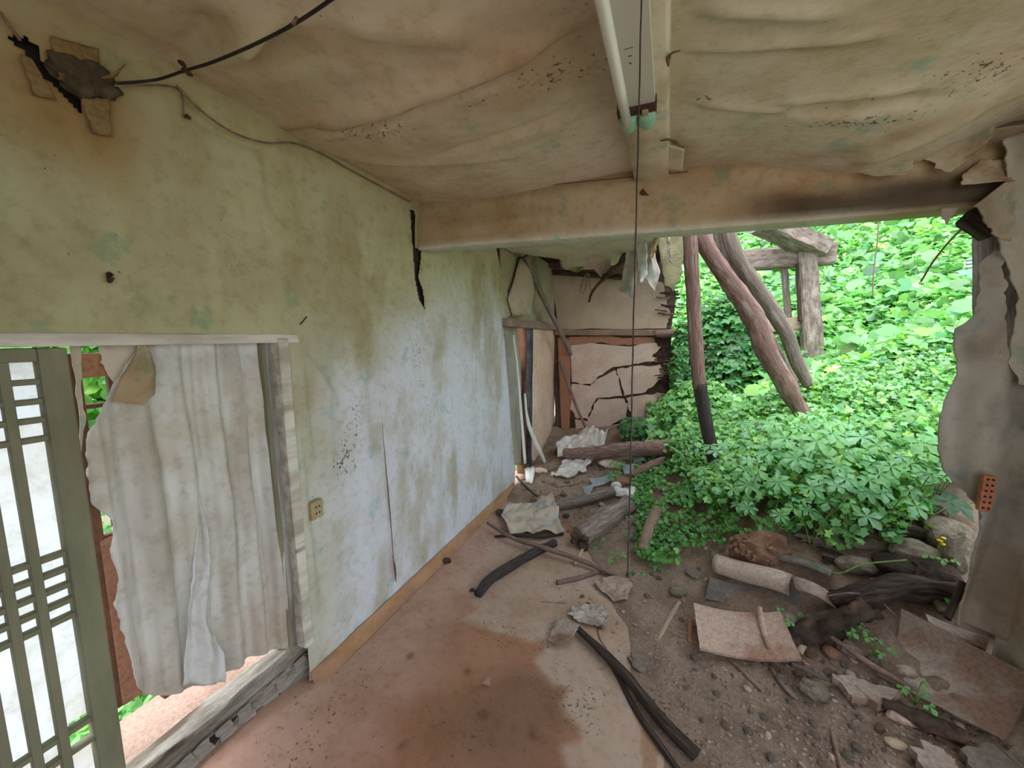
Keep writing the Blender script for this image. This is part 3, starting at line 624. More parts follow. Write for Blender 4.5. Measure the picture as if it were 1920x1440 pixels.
def flap_disp(U, V, P_):
    o = np.zeros(P_.shape); o[..., 0] = .015+.045*np.sin(np.clip(U, 0, 1)*math.pi)*np.sin(np.clip(V*1.1, 0, 1)*math.pi)+.006*fbm(U*6, V*6, 3); return o
sheet('curled_corner', [oX(*p, XS+.0) for p in [(260, 645), (240, 680), (225, 705), (212, 730), (205, 752)]], [oX(*p, XS+.02) for p in [(264, 643), (280, 665), (288, 700), (284, 740), (262, 758)]], torn, hp, nu=20, nv=24, disp=flap_disp, jag=.004,
      colf=lambda V, uv: blend(np.tile(np.array([.40, .31, .19]), (len(V), 1)), sm(-.1, .2, fbm(V[:, 1]*14, V[:, 2]*14, 3)), (.52, .43, .30)))
sheet('lower_fold', [oX(*p, XS+.03) for p in [(374, 930), (368, 1010), (360, 1090), (348, 1180), (343, 1285)]], [oX(*p, XS+.035) for p in [(378, 930), (400, 1010), (402, 1090), (393, 1168), (425, 1228), (424, 1280)]], thinpaper, hp, nu=24, nv=50, jag=.006, s=8,
      disp=lambda U, V, P_: np.stack([-.034*(1-V)**2+.012*np.sin(U*9+3*V)+.02*fbm(U*4, V*9, 5), 0*U, 0*U], -1), colf=lambda V, uv: np.tile(np.array([.84, .85, .88]), (len(V), 1)))

# ---- right wall, post and torn mud paper
def rw_disp(U, V): return .02*fbm(U*3, V*2, 101)-.006*fbm(U*9, V*4, 102)
def rw_col(U, V):
    c = np.tile(np.array([.50, .46, .38]), (len(U), 1)); return blend(c, sm(.0, .2, fbm(U*3, V*3, 103)), (.40, .32, .24))
rwl = gridplane('wall_right', 0, 1.30, (1.55, YB+.03), (0.05, 2.44), .02, rw_disp, rw_col, torn, thick=.01, off=1, kind='structure', label='papered right wall ending at the broken post')
rp = empty('corner_post', (1.14, 2.1, .2), 'dark weathered wooden corner post half covered by torn wallpaper', 'post')
a_ = oY(1862, 400, 2.10); b_ = oY(1800, 1190, 2.10)
rough_beam('post_timber', (oY(1870, 285, 2.14)), oY(1885, 1190, 2.16), .10, .11, greywood, rp, seg=24, rough=.008, upv=(0, 1, 0))
rough_beam('bracket_block', oY(1822, 398, 2.08), oY(1870, 428, 2.08), .06, .10, darkwood, rp, seg=6, rough=.006)
def rs(name, L_, R_, y, colb, s, amp=.03, nu=50, nv=80, parent=None, lab=None):
    return sheet(name, [oY(a, b, y) for a, b in L_], [oY(a, b, y) for a, b in R_], torn, parent, nu=nu, nv=nv, thick=.006, jag=.010, s=s,
      disp=lambda U, V, P_: np.stack([0*U, -amp*2*fbm(P_[..., 0]*5+s, P_[..., 2]*2, s)-amp*.5*np.sin(P_[..., 0]*38+s+2*fbm(P_[..., 0]*3, P_[..., 2]*2, s)), 0*U], -1),
      colf=lambda V, uv: blend(blend(np.tile(np.array(colb), (len(V), 1)), sm(0, .2, fbm(V[:, 0]*7, V[:, 2]*3, s+1))*.7, tuple(q*.55 for q in colb)), sm(1.0, .5, V[:, 2]+.4*fbm(V[:, 0]*5, V[:, 2]*5, s))*.5, (.30, .21, .14)))
rpp = empty('torn_wall_sheet', (1.0, YB, .4), 'large grey torn sheet of mud-backed wallpaper hanging off the right post', 'paper')
rs('torn_sheet', [(1866, 468), (1845, 500), (1842, 545), (1832, 590), (1800, 618), (1794, 650), (1797, 700), (1782, 740), (1772, 780), (1760, 800), (1762, 850), (1782, 890), (1812, 925), (1831, 962), (1826, 1010), (1815, 1080), (1806, 1130), (1799, 1176)],
   [(1872, 468), (1874, 500), (1876, 560), (1878, 640), (1880, 670), (1920, 700), (1950, 740), (1980, 800), (1985, 850), (1985, 880), (1985, 900), (1985, 930), (1985, 970), (1985, 1020), (1985, 1090), (1985, 1150), (1985, 1230)], YB-.015, (.46, .43, .395), 21, amp=.042, parent=rpp, nv=150, nu=60)
rs('right_strip', [(1880, 262), (1888, 330), (1868, 420), (1880, 470), (1905, 540), (1912, 560), (1900, 620), (1893, 680), (1905, 720)], [(1985, 225), (1985, 330), (1985, 430), (1985, 520), (1985, 560), (1985, 600), (1985, 650), (1985, 700), (1985, 740)], YB-.045, (.50, .47, .40), 25, amp=.015, parent=rpp)
rs('upper_flap', [(1822, 388), (1838, 405), (1850, 425), (1862, 432), (1878, 448)], [(1900, 330), (1905, 360), (1905, 400), (1903, 420), (1895, 450)], YB-.055, (.46, .38, .29), 27, amp=.012, nu=30, nv=30, parent=rpp)
bk = empty('perforated_brick', oY(1853, 930, YB-.07), 'small orange brick with rows of holes showing through the torn paper at right', 'brick')
p0 = oY(1838, 958, YB-.085); p1 = oY(1862, 893, YB-.085); p0[0] = oY(1840, 926, YB-.085)[0]; p1[0] = oY(1866, 926, YB-.085)[0]
bbd = box('brick_body', (p0[0], YB-.085, p0[2]), (p1[0], YB-.065, p1[2]), brickmat, bk, bevel=.003)
for i in range(2):
    for j in range(6):
        cx = p0[0]+(p1[0]-p0[0])*(.3+.4*i); cz = p0[2]+(p1[2]-p0[2])*(.1+.16*j)
        V_, F_, u_ = tubeVF([(cx, YB-.0862, cz), (cx, YB-.080, cz)], .0045, 8, n=2); mk('brick_hole', V_, F_, darkmud, bbd)

# ---- rear room: lintel, column, back wall, rear ceiling
YK = 5.09
box('rear_board', (-1.6, YB+.16, ZC+.12), (-.15, 5.2, ZC+.16), darkmud, ceil, bevel=0)
box('trim_5', (-1.50, 3.30, 1.70), (-1.40, YK-.01, 1.78), MAT('dirty_lintel', (.36, .27, .22), (.26, .19, .16), 6), kind='structure', label='dirty wooden lintel over the far left doorway', jit=.003)
wl2 = gridplane('wall_rear_left', 0, -1.475, (3.3, 5.2), (1.72, 2.56), .03, lambda U, V: .02*fbm(U*3, V*3, 111), lambda U, V: blend(np.tile(np.array([.40, .36, .24]), (len(U), 1)), sm(0, .2, fbm(U*4, V*4, 1)), (.32, .26, .17)), wallpaper, thick=.06, off=-1, kind='structure', label='upper left wall of the far room above the lintel')
yc0 = oX(1003, 870)[1]-.05
gridplane('wall_rear_column', 0, -1.465, (4.22, 5.2), (.0, 1.72), .03, lambda U, V: .015*fbm(U*3, V*3, 112), lambda U, V: blend(np.tile(np.array([.78, .58, .45]), (len(U), 1)), sm(0, .2, fbm(U*4, V*2, 1)), (.82, .66, .55)), torn, thick=.12, off=-1, kind='structure', label='pinkish plastered wall section beside the far doorway')
fd = empty('door_3', (-1.5, 3.8, 0), None, None, kind='structure'); fd['label'] = 'broken far doorway with dark frame and splintered white strips'
rough_beam('frame_post', (-1.50, 4.20, 0), (-1.50, 4.18, 1.72), .07, .07, MAT('blue_black_wood', (.10, .10, .13), (.05, .05, .06), 8), fd, rough=.006, upv=(1, 0, 0))
rough_beam('frame_post', (-1.53, 4.05, 0), (-1.53, 4.02, 1.72), .05, .10, brownwood, fd, rough=.006, upv=(1, 0, 0))
sheet('paper_panel', [oX(*p, -1.53) for p in [(936, 604), (950, 740), (960, 872)]], [oX(*p, -1.53) for p in [(968, 604), (982, 740), (990, 872)]], torn, fd, nu=12, nv=30, disp=lambda U, V, P_: np.stack([.02*fbm(U*4, V*6, 3), 0*U, 0*U], -1), colf=lambda V, uv: np.tile(np.array([.42, .41, .36]), (len(V), 1)))
tube('white_strip', [oX(962, 628, -1.44), oX(970, 690, -1.42), oX(977, 770, -1.40), oX(985, 868, -1.38)], [.018, .02, .022, .024], whitep, fd, rough=.15, flat=.5, n=20)
tube('white_strip', [oX(984, 738, -1.44), oX(988, 780, -1.40), oX(998, 815, -1.36), oX(1022, 868, -1.30)], [.02, .03, .035, .03], whitep, fd, rough=.3, flat=.5, n=24)
# curled paper at end of wall
sheet('peeling_strip', [oX(*p, -1.44) for p in [(975, 482), (962, 530), (952, 560), (960, 592)]], [oX(*p, -1.40) for p in [(988, 480), (1004, 540), (1000, 560), (992, 590)]], torn, wl2, nu=16, nv=24, jag=.01,
      disp=lambda U, V, P_: np.stack([.07*np.sin(U*3.1), 0*U, 0*U], -1), colf=lambda V, uv: np.tile(np.array([.52, .43, .33]), (len(V), 1)))
wb = empty('wall_back', (-.7, YK, 0), None, None, kind='structure'); wb['label'] = 'cracked mud back wall of the far room, broken off at its right end'
def PY(pts, y=YK): return [oY(a, b, y) for a, b in pts]
xk0 = -1.47
polyslab('mud_core', PY([(1036, 470), (1270, 470), (1262, 520), (1268, 560), (1258, 620), (1272, 690), (1266, 760), (1285, 860), (1150, 900), (1040, 900)], YK+.03), (0, -1, 0), .08, coremud, wb, jag=.015, n=6)
polyslab('upper_panel', PY([(1036, 500), (1160, 497), (1215, 520), (1243, 530), (1250, 565), (1258, 590), (1248, 616), (1045, 617)]), (0, -1, 0), .04, plaster_up, wb, jag=.006, n=6)
rough_beam('wall_rail', oY(1042, 623, YK-.02), oY(1266, 624, YK-.02), .06, .075, MAT('rail_wood', (.40, .27, .20), (.30, .20, .15), 8), wb, rough=.005)
tube('rail_stub', [oY(1228, 626, YK-.05), oY(1270, 625, YK-.07)], [.045, .055], polewood, wb, rough=.2, n=8)
polyslab('clay_strip', PY([(1046, 634), (1066, 634), (1070, 700), (1068, 780), (1066, 850), (1056, 850), (1050, 740)], YK-.005), (0, -1, 0), .03, redclay, wb, jag=.006, n=4)
polyslab('clay_strip', PY([(1066, 632), (1225, 632), (1230, 640), (1180, 648), (1120, 642), (1068, 650)], YK-.004), (0, -1, 0), .02, redclay, wb, jag=.008, n=6)
lines = [  # lower plaster pieces separated by real cracks
 [(1070, 648), (1120, 645), (1180, 650), (1228, 642), (1240, 650), (1222, 668), (1238, 678), (1214, 678), (1190, 682), (1150, 688), (1122, 705), (1108, 720), (1072, 716)],
 [(1072, 720), (1106, 724), (1124, 709), (1153, 694), (1160, 712), (1166, 742), (1120, 746), (1108, 764), (1102, 786), (1078, 782), (1070, 760)],
 [(1157, 692), (1192, 686), (1238, 683), (1245, 704), (1225, 724), (1205, 737), (1170, 742), (1164, 716)],
 [(1078, 786), (1102, 790), (1112, 768), (1122, 748), (1170, 748), (1176, 762), (1174, 785), (1148, 795), (1140, 815), (1130, 850), (1076, 850)],
 [(1174, 747), (1210, 740), (1240, 738), (1262, 745), (1258, 775), (1240, 790), (1220, 800), (1206, 784), (1190, 786), (1180, 770)],
 [(1142, 818), (1150, 798), (1176, 788), (1188, 788), (1204, 787), (1218, 803), (1242, 796), (1262, 800), (1275, 845), (1230, 860), (1134, 856)]]
for q in lines: polyslab('plaster_piece', PY(q, YK-.012), (0, -1, 0), .03, plaster, wb, jag=.010, n=4)
polyslab('upper_stub', PY([(1232, 440), (1290, 440), (1284, 480), (1280, 510), (1262, 546), (1246, 530), (1240, 480)], YK-.3), (0, -1, 0), .14, MAT('mossy_plaster', (.22, .22, .12), (.15, .13, .08), 6, bmp=.9), wb, jag=.012, n=5)
for k in range(46):     # exposed wattle twigs at the broken end
    py = random.choice([random.uniform(535, 600), random.uniform(640, 735), random.uniform(690, 720), random.uniform(735, 790)]); px = random.uniform(1225, 1252)
    a_ = oY(px, py, YK-.01-random.uniform(0, .06)); b_ = oY(px+random.uniform(18, 38), py+random.uniform(-4, 4), YK-.01-random.uniform(0, .08))
    tube('wattle_twig', [a_, (a_+b_)/2+RNG.normal(0, .006, 3), b_], [random.uniform(.006, .012)]*2, darkwood if k % 3 else twigm, wb, sides=6, rough=.2, n=5)
rough_beam('ceiling_plank', oY(1000, 492, 4.85), oY(1185, 508, 4.85), .10, .09, brownwood, wb, rough=.006)
rough_beam('ceiling_plank', oY(1000, 508, 5.0), oY(1170, 520, 5.0), .08, .06, darkwood, wb, rough=.006)
rck = [oZ(*p, ZC)[:2] for p in [(700, 380), (1268, 380), (1262, 430), (1236, 447), (1222, 474), (1195, 476), (1170, 490), (1140, 492), (1110, 497), (1080, 500), (1055, 498), (1050, 484), (985, 478), (940, 470)]]
rck[0] = (XW, YB+.1); rck[1] = (.1, YB+.1)
gridplane('ceiling_rear', 2, ZC, (XW, .3), (YB+.1, 5.0), .03, lambda U, V: .02*fbm(U*4, V*3, 121)-.05*sm(3.6, 4.6, V), lambda U, V: blend(np.tile(np.array([.72, .68, .54]), (len(U), 1)), sm(0, .2, fbm(U*4, V*4, 2)), (.76, .68, .58)), torn, keep=rck, thick=.02, off=1, kind='structure', label='torn remnant of the far room ceiling')
# hanging scraps below the rear ceiling
def scrap(L_, R_, y, colr, lab, nu=12, nv=20, curl=.06, s=0, th=.003):
    return sheet('hanging_scrap', [oY(a, b, y) for a, b in L_], [oY(a, b, y) for a, b in R_], torn, None, nu=nu, nv=nv, jag=.012, s=s, thick=th,
      disp=lambda U, V, P_: np.stack([0*U, -curl*np.sin(U*3+V*3+s)+.04*fbm(U*4, V*5, s), 0*U], -1), colf=lambda V, uv: blend(np.tile(np.array(colr), (len(V), 1)), sm(.05, .2, fbm(V[:, 0]*14, V[:, 2]*14, s))*.6, tuple(c*.6 for c in colr)), label=lab, cat='scrap')
scrap([(1054, 470), (1058, 492), (1066, 505)], [(1112, 470), (1106, 492), (1084, 512)], 4.3, (.62, .52, .30), 'yellowed torn ceiling paper hanging over the far room at left', s=1)
scrap([(1102, 484), (1108, 500), (1124, 518)], [(1146, 480), (1142, 505), (1130, 520)], 4.0, (.62, .48, .44), 'pinkish crumpled scrap hanging above the cracked back wall', s=2)
scrap([(1176, 455), (1168, 500), (1160, 545)], [(1200, 455), (1196, 510), (1188, 560)], 3.8, (.66, .63, .58), 'long pale paper strip hanging just left of the pull cord', s=3, nv=30)
scrap([(1196, 446), (1195, 480), (1198, 520), (1200, 530)], [(1212, 446), (1214, 480), (1212, 515), (1206, 530)], 3.5, (.85, .88, .86), 'bright white paper strip hanging right of the pull cord', s=4, nv=30, curl=.03)
scrap([(1212, 448), (1214, 490), (1210, 520), (1222, 540)], [(1228, 448), (1228, 485), (1238, 508), (1226, 545)], 3.6, (.64, .58, .54), 'greyish pink torn scrap at right end of the far ceiling', s=5, nv=26)
scrap([(1226, 446), (1222, 470), (1220, 482)], [(1238, 446), (1232, 462), (1224, 484)], 3.4, (.66, .42, .22), 'orange torn strip dangling at the right ceiling edge', s=6, curl=.02)
scrap([(1250, 445), (1252, 470), (1256, 490)], [(1256, 445), (1258, 470), (1258, 492)], 3.3, (.6, .54, .46), 'narrow pale strip dangling beside the mossy wall stub', s=7, curl=.01, nu=5)
tube('hanging_roots', [oY(1180, 474, 3.9), oY(1160, 500, 3.9), oY(1135, 520, 3.9), oY(1112, 545, 3.9), oY(1104, 567, 3.9)], [.05, .04, .02, .014, .01], rotwood, rough=.5, n=30, sides=8, label='brown rotten twist of roof debris hanging from the torn ceiling', cat='debris')
for k, (a, b, c_) in enumerate([((1102, 512), (1098, 540), (1092, 552)), ((1104, 512), (1106, 535), (1108, 548)), ((1100, 510), (1090, 535), (1088, 550))]):
    tube('hanging_twig', [oY(*a, 4.0), oY(*b, 4.0), oY(*c_, 4.0)], [.008, .006, .003], twigm, sides=5, n=8, label=['thin twig in the little bunch dangling under the far ceiling', 'rightmost thin twig of the dangling bunch under the far ceiling', 'leftmost thin twig of the dangling bunch under the far ceiling'][k], cat='twig', group='twigs dangling under the far ceiling')

# ================================================================== CEILING LAMP, CORD, CABLES
lamp = empty('fluorescent_lamp', (-.15, 1.0, ZC-.07), 'white twin fluorescent lamp on the ceiling holding only its left tube', 'lamp')
zl = ZC-.085
aL = oZ(1160, 205, zl); aR = oZ(1228, 192, zl); YE = (aL[1]+aR[1])/2
x0, x1 = aL[0], aR[0]
print('lamp', x0, x1, YE)
V_, F_ = join([boxVF((x0, .35, zl), (x1, YE, zl+.03)), boxVF((x0+.012, .35, zl+.028), (x1-.012, YE, zl+.04))])
ho = mk('housing', V_, F_, metal, lamp, smooth=False)
eb = box('end_bracket', (x0-.006, YE-.002, zl-.012), (x1+.004, YE+.045, zl+.04), rust, lamp, bevel=.003)
box('end_bracket', (x0-.006, .33, zl-.012), (x1+.004, .355, zl+.04), rust, lamp, bevel=.003)
xm = (x0+x1)/2
for k, xc in enumerate([x0+.026, x1-.026]):
    V_, F_, u_ = tubeVF([(xc, YE+.030, zl-.005), (xc, YE+.05, zl-.008), (xc, YE+.085, zl-.010), (xc, YE+.10, zl-.010)], [.029, .029, .028, .020], 16, n=8)
    mk('lamp_holder', V_, F_, mint, lamp, label='mint green plastic lamp holder')
tb = [oZ(1176, 232, zl-.035), oZ(1128, 0, zl-.035)]; d_ = tb[1]-tb[0]; tb = [tb[0]-d_*0.0, tb[0]+d_*1.9]
V_, F_, u_ = tubeVF(tb, .0145, 20, n=6); mk('tube', V_, F_, tubeglass, lamp, label='white glass fluorescent tube')
so = rough_beam('socket', (x1-.028, YE+.006, zl-.016), (x1-.028, YE+.034, zl-.016), .018, .01, beigeplas, eb, seg=2, rough=0)
for (x, y, dx, dy) in ((1178, 91, 9, -2), (1181, 105, 3, 0), (1182, 119, 1, 5)):
    p = oZ(x, y, zl-.0006); polyslab('smudge', [p+np.array([-.0012*dx-.001, -.001-.0008*dy, 0]), p+np.array([.0012*dx+.001, -.001, 0]), p+np.array([.0012*dx, .002+.0008*dy, 0]), p+np.array([-.0012*dx, .002, 0])], (0, 0, -1), .001, black, ho, n=1)
# pull cord
pc = CAM+ray(1201, 30)/np.linalg.norm(ray(1201, 30)); px_, py_ = None, None
ct = oZ(1203, -25, zl); YC = ct[1]; cb = oY(1177, 1078, YC)
cd_ = empty('pull_cord', (cb[0], YC, .6), 'long thin dark pull cord hanging straight down from the ceiling lamp', 'cord')
pts = [np.array([ct[0]+(cb[0]-ct[0])*(t_+.012*math.sin(t_*9)), YC, zl+(cb[2]-zl)*t_]) for t_ in np.linspace(0, 1, 14)]
V_, F_, u_ = tubeVF(pts, .0019, 6, n=60); V_ += .0004*np.sin(V_[:, 2:3]*900)*np.array([[1, 0, 0]])
mk('cord_line', V_, F_, cordm, cd_)
rk = rock('cord_knot', pts[-1], (.006, .006, .008), cordm, 3, parent=cd_, base=ICO1)
# black cable on the ceiling
def clift(px, py, dz): return oZ(px, py, ZC-dz)
tube('ceiling_cable', [clift(640, -14, .10), clift(560, 40, .12), (clift(480, 82, .125)), clift(400, 116, .11), clift(345, 133, .085), oX(290, 150, XW+.06), oX(212, 157, XW+.045)], .0036, black, sides=8, n=60, label='thick black electric cable strung across the upper left ceiling', cat='cable')
tube('cable_clip', [clift(340, 116, .07), clift(345, 128, .09), clift(356, 140, .075)], .009, rust, sides=6, n=8, flat=.5, label='rusty clip holding the black cable near the wall corner', cat='clip')
tube('cable_clip', [clift(556, 34, .11), clift(552, 42, .125), clift(542, 50, .10)], .004, twigm, sides=6, n=8, label='small twisted wire tie on the black cable', cat='clip')
tube('wall_wire', [oX(214, 160, XW+.045), oX(330, 165, XW+.03), oX(345, 215, XW+.03)], .0028, twigm, sides=6, n=24, label='thin brown wire looping from the cable end to a nail', cat='wire')
tube('wall_wire', [oX(330, 160, XW+.04), oX(380, 210, XW+.035), oX(440, 250, XW+.03), oX(500, 268, XW+.03), oX(550, 268, XW+.03), oX(600, 286, XW+.03), oX(660, 320, XW+.03), oX(720, 352, XW+.03), oX(770, 378, XW+.03)], .0034, twigm, sides=6, n=60, label='long sagging brown wire running along the wall and ceiling corner', cat='wire')
tube('corner_wire', [oX(0, 22, XW+.03), oX(18, 48, XW+.03), oX(38, 76, XW+.02)], .0035, twigm, sides=6, n=14, label='short red-brown wire in the extreme top left corner', cat='wire')
rock('nail', oX(351, 219, XW+.025), (.008, .012, .008), rust, 5, base=ICO1, label='rusty nail head ending the thin wire on the left wall', cat='nail')
# hole in upper left wall: tape, mud clump
tp_ = empty('patched_hole', oX(110, 150), 'dark torn hole with brown taped paper and mud at the upper left wall', 'hole')
sheet('tape_patch', [oX(*p, XW+.022) for p in [(96, 66), (104, 110), (112, 150)]], [oX(*p, XW+.022) for p in [(184, 92), (190, 130), (200, 180)]], brownpaper, tp_, nu=14, nv=14, jag=.008, disp=lambda U, V, P_: np.stack([.015*fbm(U*4, V*4, 3), 0*U, 0*U], -1))
sheet('tape_patch', [oX(*p, XW+.020) for p in [(152, 185), (165, 220), (172, 250)]], [oX(*p, XW+.020) for p in [(205, 185), (208, 220), (212, 256)]], brownpaper, tp_, nu=12, nv=12, jag=.006)
sheet('tape_patch', [oX(*p, XW+.018) for p in [(38, 100), (55, 150), (62, 178)]], [oX(*p, XW+.018) for p in [(60, 110), (85, 150), (108, 188)]], brownpaper, tp_, nu=12, nv=12, jag=.006)
for k, (x, y, r) in enumerate([(140, 135, .05), (165, 150, .05), (190, 165, .035), (150, 165, .035), (205, 172, .018), (180, 140, .035)]):
    rock('mud_clump', oX(x, y, XW+.012), (.022, r*1.05, r*.75), MAT('wasp_mud', (.15, .12, .07), (.08, .06, .035), 20, bmp=1) if k == 0 else bpy.data.materials['wasp_mud'], k, parent=tp_, base=ICO3, amp=.38)
tube('torn_flap', [oX(190, 148, XW+.03), oX(215, 140, XW+.05), oX(235, 120, XW+.06)], [.006, .010, .003], brownpaper, tp_, sides=6, flat=.4, rough=.4)
# wall outlet
ot = empty('wall_outlet', oX(596, 955, XW+.02), 'beige double power outlet on the left wall right of the door jamb', 'outlet')
pa = oX(586, 978, XW+.03); pb = oX(606, 935, XW+.03)
obx = box('outlet_box', (XW-.005, pa[1], pa[2]), (XW+.028, pb[1], pb[2]), beigeplas, ot, bevel=.004)
for i in range(2):
    for j in range(2):
        y = pa[1]+(pb[1]-pa[1])*(.38+.28*i); z = pa[2]+(pb[2]-pa[2])*(.33+.36*j)
        V_, F_, _ = tubeVF([(XW+.0283, y, z), (XW+.0295, y, z)], .0042, 8, n=2); mk('socket_hole', V_, F_, black, obx)
tube('moth_cocoon', [oX(203, 512, XW+.02), oX(207, 518, XW+.025), (oX(205, 530, XW+.02))], [.006, .009, .004], rotwood, sides=8, n=8, label='small dark brown cocoon stuck on the olive wall above the door', cat='cocoon')
tube('rusty_hook', [oX(563, 608, XW+.02), oX(570, 600, XW+.04), oX(575, 594, XW+.035)], .003, rust, sides=6, n=8, label='tiny rusty hook in the wall above the door jamb', cat='hook')
tube('paper_curl', [oZ(1252, 125, ZC-.05), oZ(1256, 102, ZC-.06), oZ(1275, 95, ZC-.05)], [.004, .006, .003], brownpaper, sides=6, n=10, flat=.4, label='curled brown strip of paper beside the lamp', cat='scrap')
tube('paper_curl', [oZ(1240, 264, ZC-.07), oZ(1256, 262, ZC-.08), oZ(1282, 276, ZC-.07)], [.006, .010, .004], brownpaper, sides=6, n=10, flat=.4, label='dark torn paper edge near the joist and beam', cat='scrap')
sheet('peeled_patch', [oZ(*p, ZC-.05) for p in [(1243, 268), (1242, 318)]], [oZ(*p, ZC-.055) for p in [(1284, 280), (1280, 322)]], torn, nu=10, nv=10, jag=.004, colf=lambda V, uv: np.tile(np.array([.66, .62, .52]), (len(V), 1)), label='pale peeled paper patch where the joist meets the beam', cat='paper')

# ================================================================== POLES AND TIMBERS OUTSIDE
def pole(name, pts, r, mat, lab, cat='pole', rough=.18, n=40, sides=12, s=0, group=None):
    return tube(name, pts, r, mat, sides=sides, rough=rough, n=n, s=s, label=lab, cat=cat, group=group)
GP = 'fallen poles leaning behind the beam'
_pp = smoothpath([oY(1292, 400, 2.95), oY(1297, 500, 3.0), oY(1302, 600, 3.08), oY(1309, 700, 3.15), oY(1320, 770, 3.22), oY(1338, 860, 3.3), oY(1350, 910, 3.34)], 60)
_k = 35
p1 = tube('leaning_pole', _pp[:_k+1], .048, polewood, sides=12, rough=.12, n=36, s=1, label='nearly upright leaning pole at left, red-brown above and charred black below', cat='pole', group=GP)
tube('charred_end', _pp[_k-1:], .0485, charwood, p1, sides=12, rough=.12, n=26, s=1, label='charred black lower end of the pole')
pole('leaning_pole', [oY(1300, 415, 3.0), oY(1345, 495, 3.1), oY(1410, 590, 3.3), oY(1438, 660, 3.4), oY(1470, 715, 3.5), oY(1512, 790, 3.6)], [.055, .058, .07, .075, .07, .055], polewood, 'thickest crooked red-brown leaning pole, bending to lower right', s=2, group=GP)
pole('leaning_pole', [oY(1345, 400, 3.4), oY(1365, 470, 3.5), oY(1393, 540, 3.65), oY(1440, 640, 3.9), oY(1495, 740, 4.1), oY(1520, 800, 4.2)], [.07, .075, .065, .06, .06, .055], greywood, 'grey leaning pole showing behind the thick crooked one', s=3, group=GP)
pole('leaning_pole', [oY(1355, 410, 3.35), oY(1385, 485, 3.45), oY(1430, 555, 3.6), oY(1472, 620, 3.75), oY(1490, 670, 3.85), oY(1518, 725, 3.95)], [.045, .05, .055, .055, .05, .045], greywood, 'rightmost slender grey leaning pole with a kink', s=4, group=GP)
pole('leaning_pole', [oY(1313, 440, 4.0), oY(1350, 462, 4.2), oY(1395, 490, 4.4)], [.05, .05, .045], greywood, 'short grey pole slanting behind the leaning poles at the top', s=5, group=GP)
tf = empty('timber_frame', oY(1520, 690, 5.1), 'old squared timber post and rails standing on the green hillside', 'timber frame')
rough_beam('top_rail', oY(1335, 495, 5.15), oY(1562, 476, 5.15), .17, .22, greywood, tf, seg=20, rough=.012, s=1)
rough_beam('post', oY(1526, 700, 5.1), oY(1510, 470, 5.1), .17, .2, greywood, tf, seg=16, rough=.014, s=2, upv=(0, 1, 0))
rough_beam('slanted_rafter', oY(1425, 415, 4.7), oY(1535, 468, 5.1), .26, .18, greywood, tf, seg=16, rough=.02, s=3)
rough_beam('middle_rail', oY(1432, 612, 5.15), oY(1512, 605, 5.15), .12, .14, palewood, tf, seg=10, rough=.01, s=4)
rough_beam('thin_stud', oY(1478, 600, 5.15), oY(1470, 500, 5.15), .06, .05, greywood, tf, seg=8, rough=.008, s=5, upv=(0, 1, 0))
rough_beam('side_plank', oY(1502, 600, 5.05), oY(1498, 495, 5.05), .05, .06, darkwood, tf, seg=8, rough=.006, s=6, upv=(0, 1, 0))
# vines and twigs over the hill
tube('hanging_vine', [oY(1648, 400, 3.2), oY(1645, 450, 3.2), oY(1638, 510, 3.2), oY(1636, 560, 3.2)], .004, twigm, sides=5, n=20, label='thin bare vine hanging in front of the hillside below the beam', cat='vine')
tube('hanging_vine', [oY(1822, 414, 2.2), oY(1785, 447, 2.25), oY(1750, 490, 2.3), oY(1727, 528, 2.35)], .004, twigm, sides=5, n=20, label='dark curved twig reaching left from the post bracket', cat='twig')
gr = empty('metal_railing', oY(1830, 495, 4.2), 'short grey metal strip behind the right post', 'railing')
for k in range(3): tube('rail_bar', [oY(1812, 488+k*7, 4.2), oY(1850, 483+k*7, 4.2)], .012, bluemetal, gr, sides=6, n=3)

# ================================================================== DEBRIS
def stick(name, pts, r, mat, lab, cat='stick', rough=.2, n=None, sides=8, s=0, group=None, lift=None, flat=1.0):
    rr = np.atleast_1d(r).astype(float); P = []
    for i, p in enumerate(pts):
        q = oG(p[0], p[1], (p[2] if len(p) > 2 else 0)+float(rr[min(i, len(rr)-1)])*.85); P.append(q)
    return tube(name, P, r, mat, sides=sides, rough=rough, n=n or 8*len(pts), s=s, flat=flat, label=lab, cat=cat, group=group)
stick('charred_pole', [(896, 1114), (925, 1082), (985, 1045), (1040, 1018)], [.030, .034, .034, .030], charwood, 'thick charred black stick lying on the floor near the wall', s=1, sides=12)
stick('branch', [(914, 980, .04), (960, 1008, .04), (1030, 1030, .04), (1100, 1055, .02), (1150, 1078, 0), (1186, 1092, 0)], [.012, .015, .018, .018, .016, .010], polewood, 'long thin brown branch crossing the floor over the charred stick', s=2)
stick('branch', [(928, 1006), (975, 1003, .02), (1010, 1006, .02), (1056, 1001, .01)], [.010, .013, .014, .012], darkwood, 'thin dark stick along the front edge of the stained cloth', s=3)
stick('twig', [(940, 990), (965, 1005), (990, 1032)], [.006, .007, .004], twigm, 'fine twig crossing the floor left of the charred stick', s=4)
stick('stick', [(1044, 1093), (1080, 1085), (1126, 1072)], [.015, .016, .013], polewood, 'short knobby brown stick below the long branch', s=5)
stick('wood_chip', [(1078, 1058, .01), (1092, 1030, .05)], [.014, .012], palewood, 'pale wood chip standing against the long branch', s=6, flat=.5, rough=.04, n=10)
stick('branch', [(1082, 1178, .02), (1130, 1222, .02), (1180, 1275, .01), (1240, 1350, 0), (1305, 1415, 0)], [.016, .021, .024, .026, .026], darkwood, 'long grey-brown branch in the foreground running to lower right', s=7, sides=10)
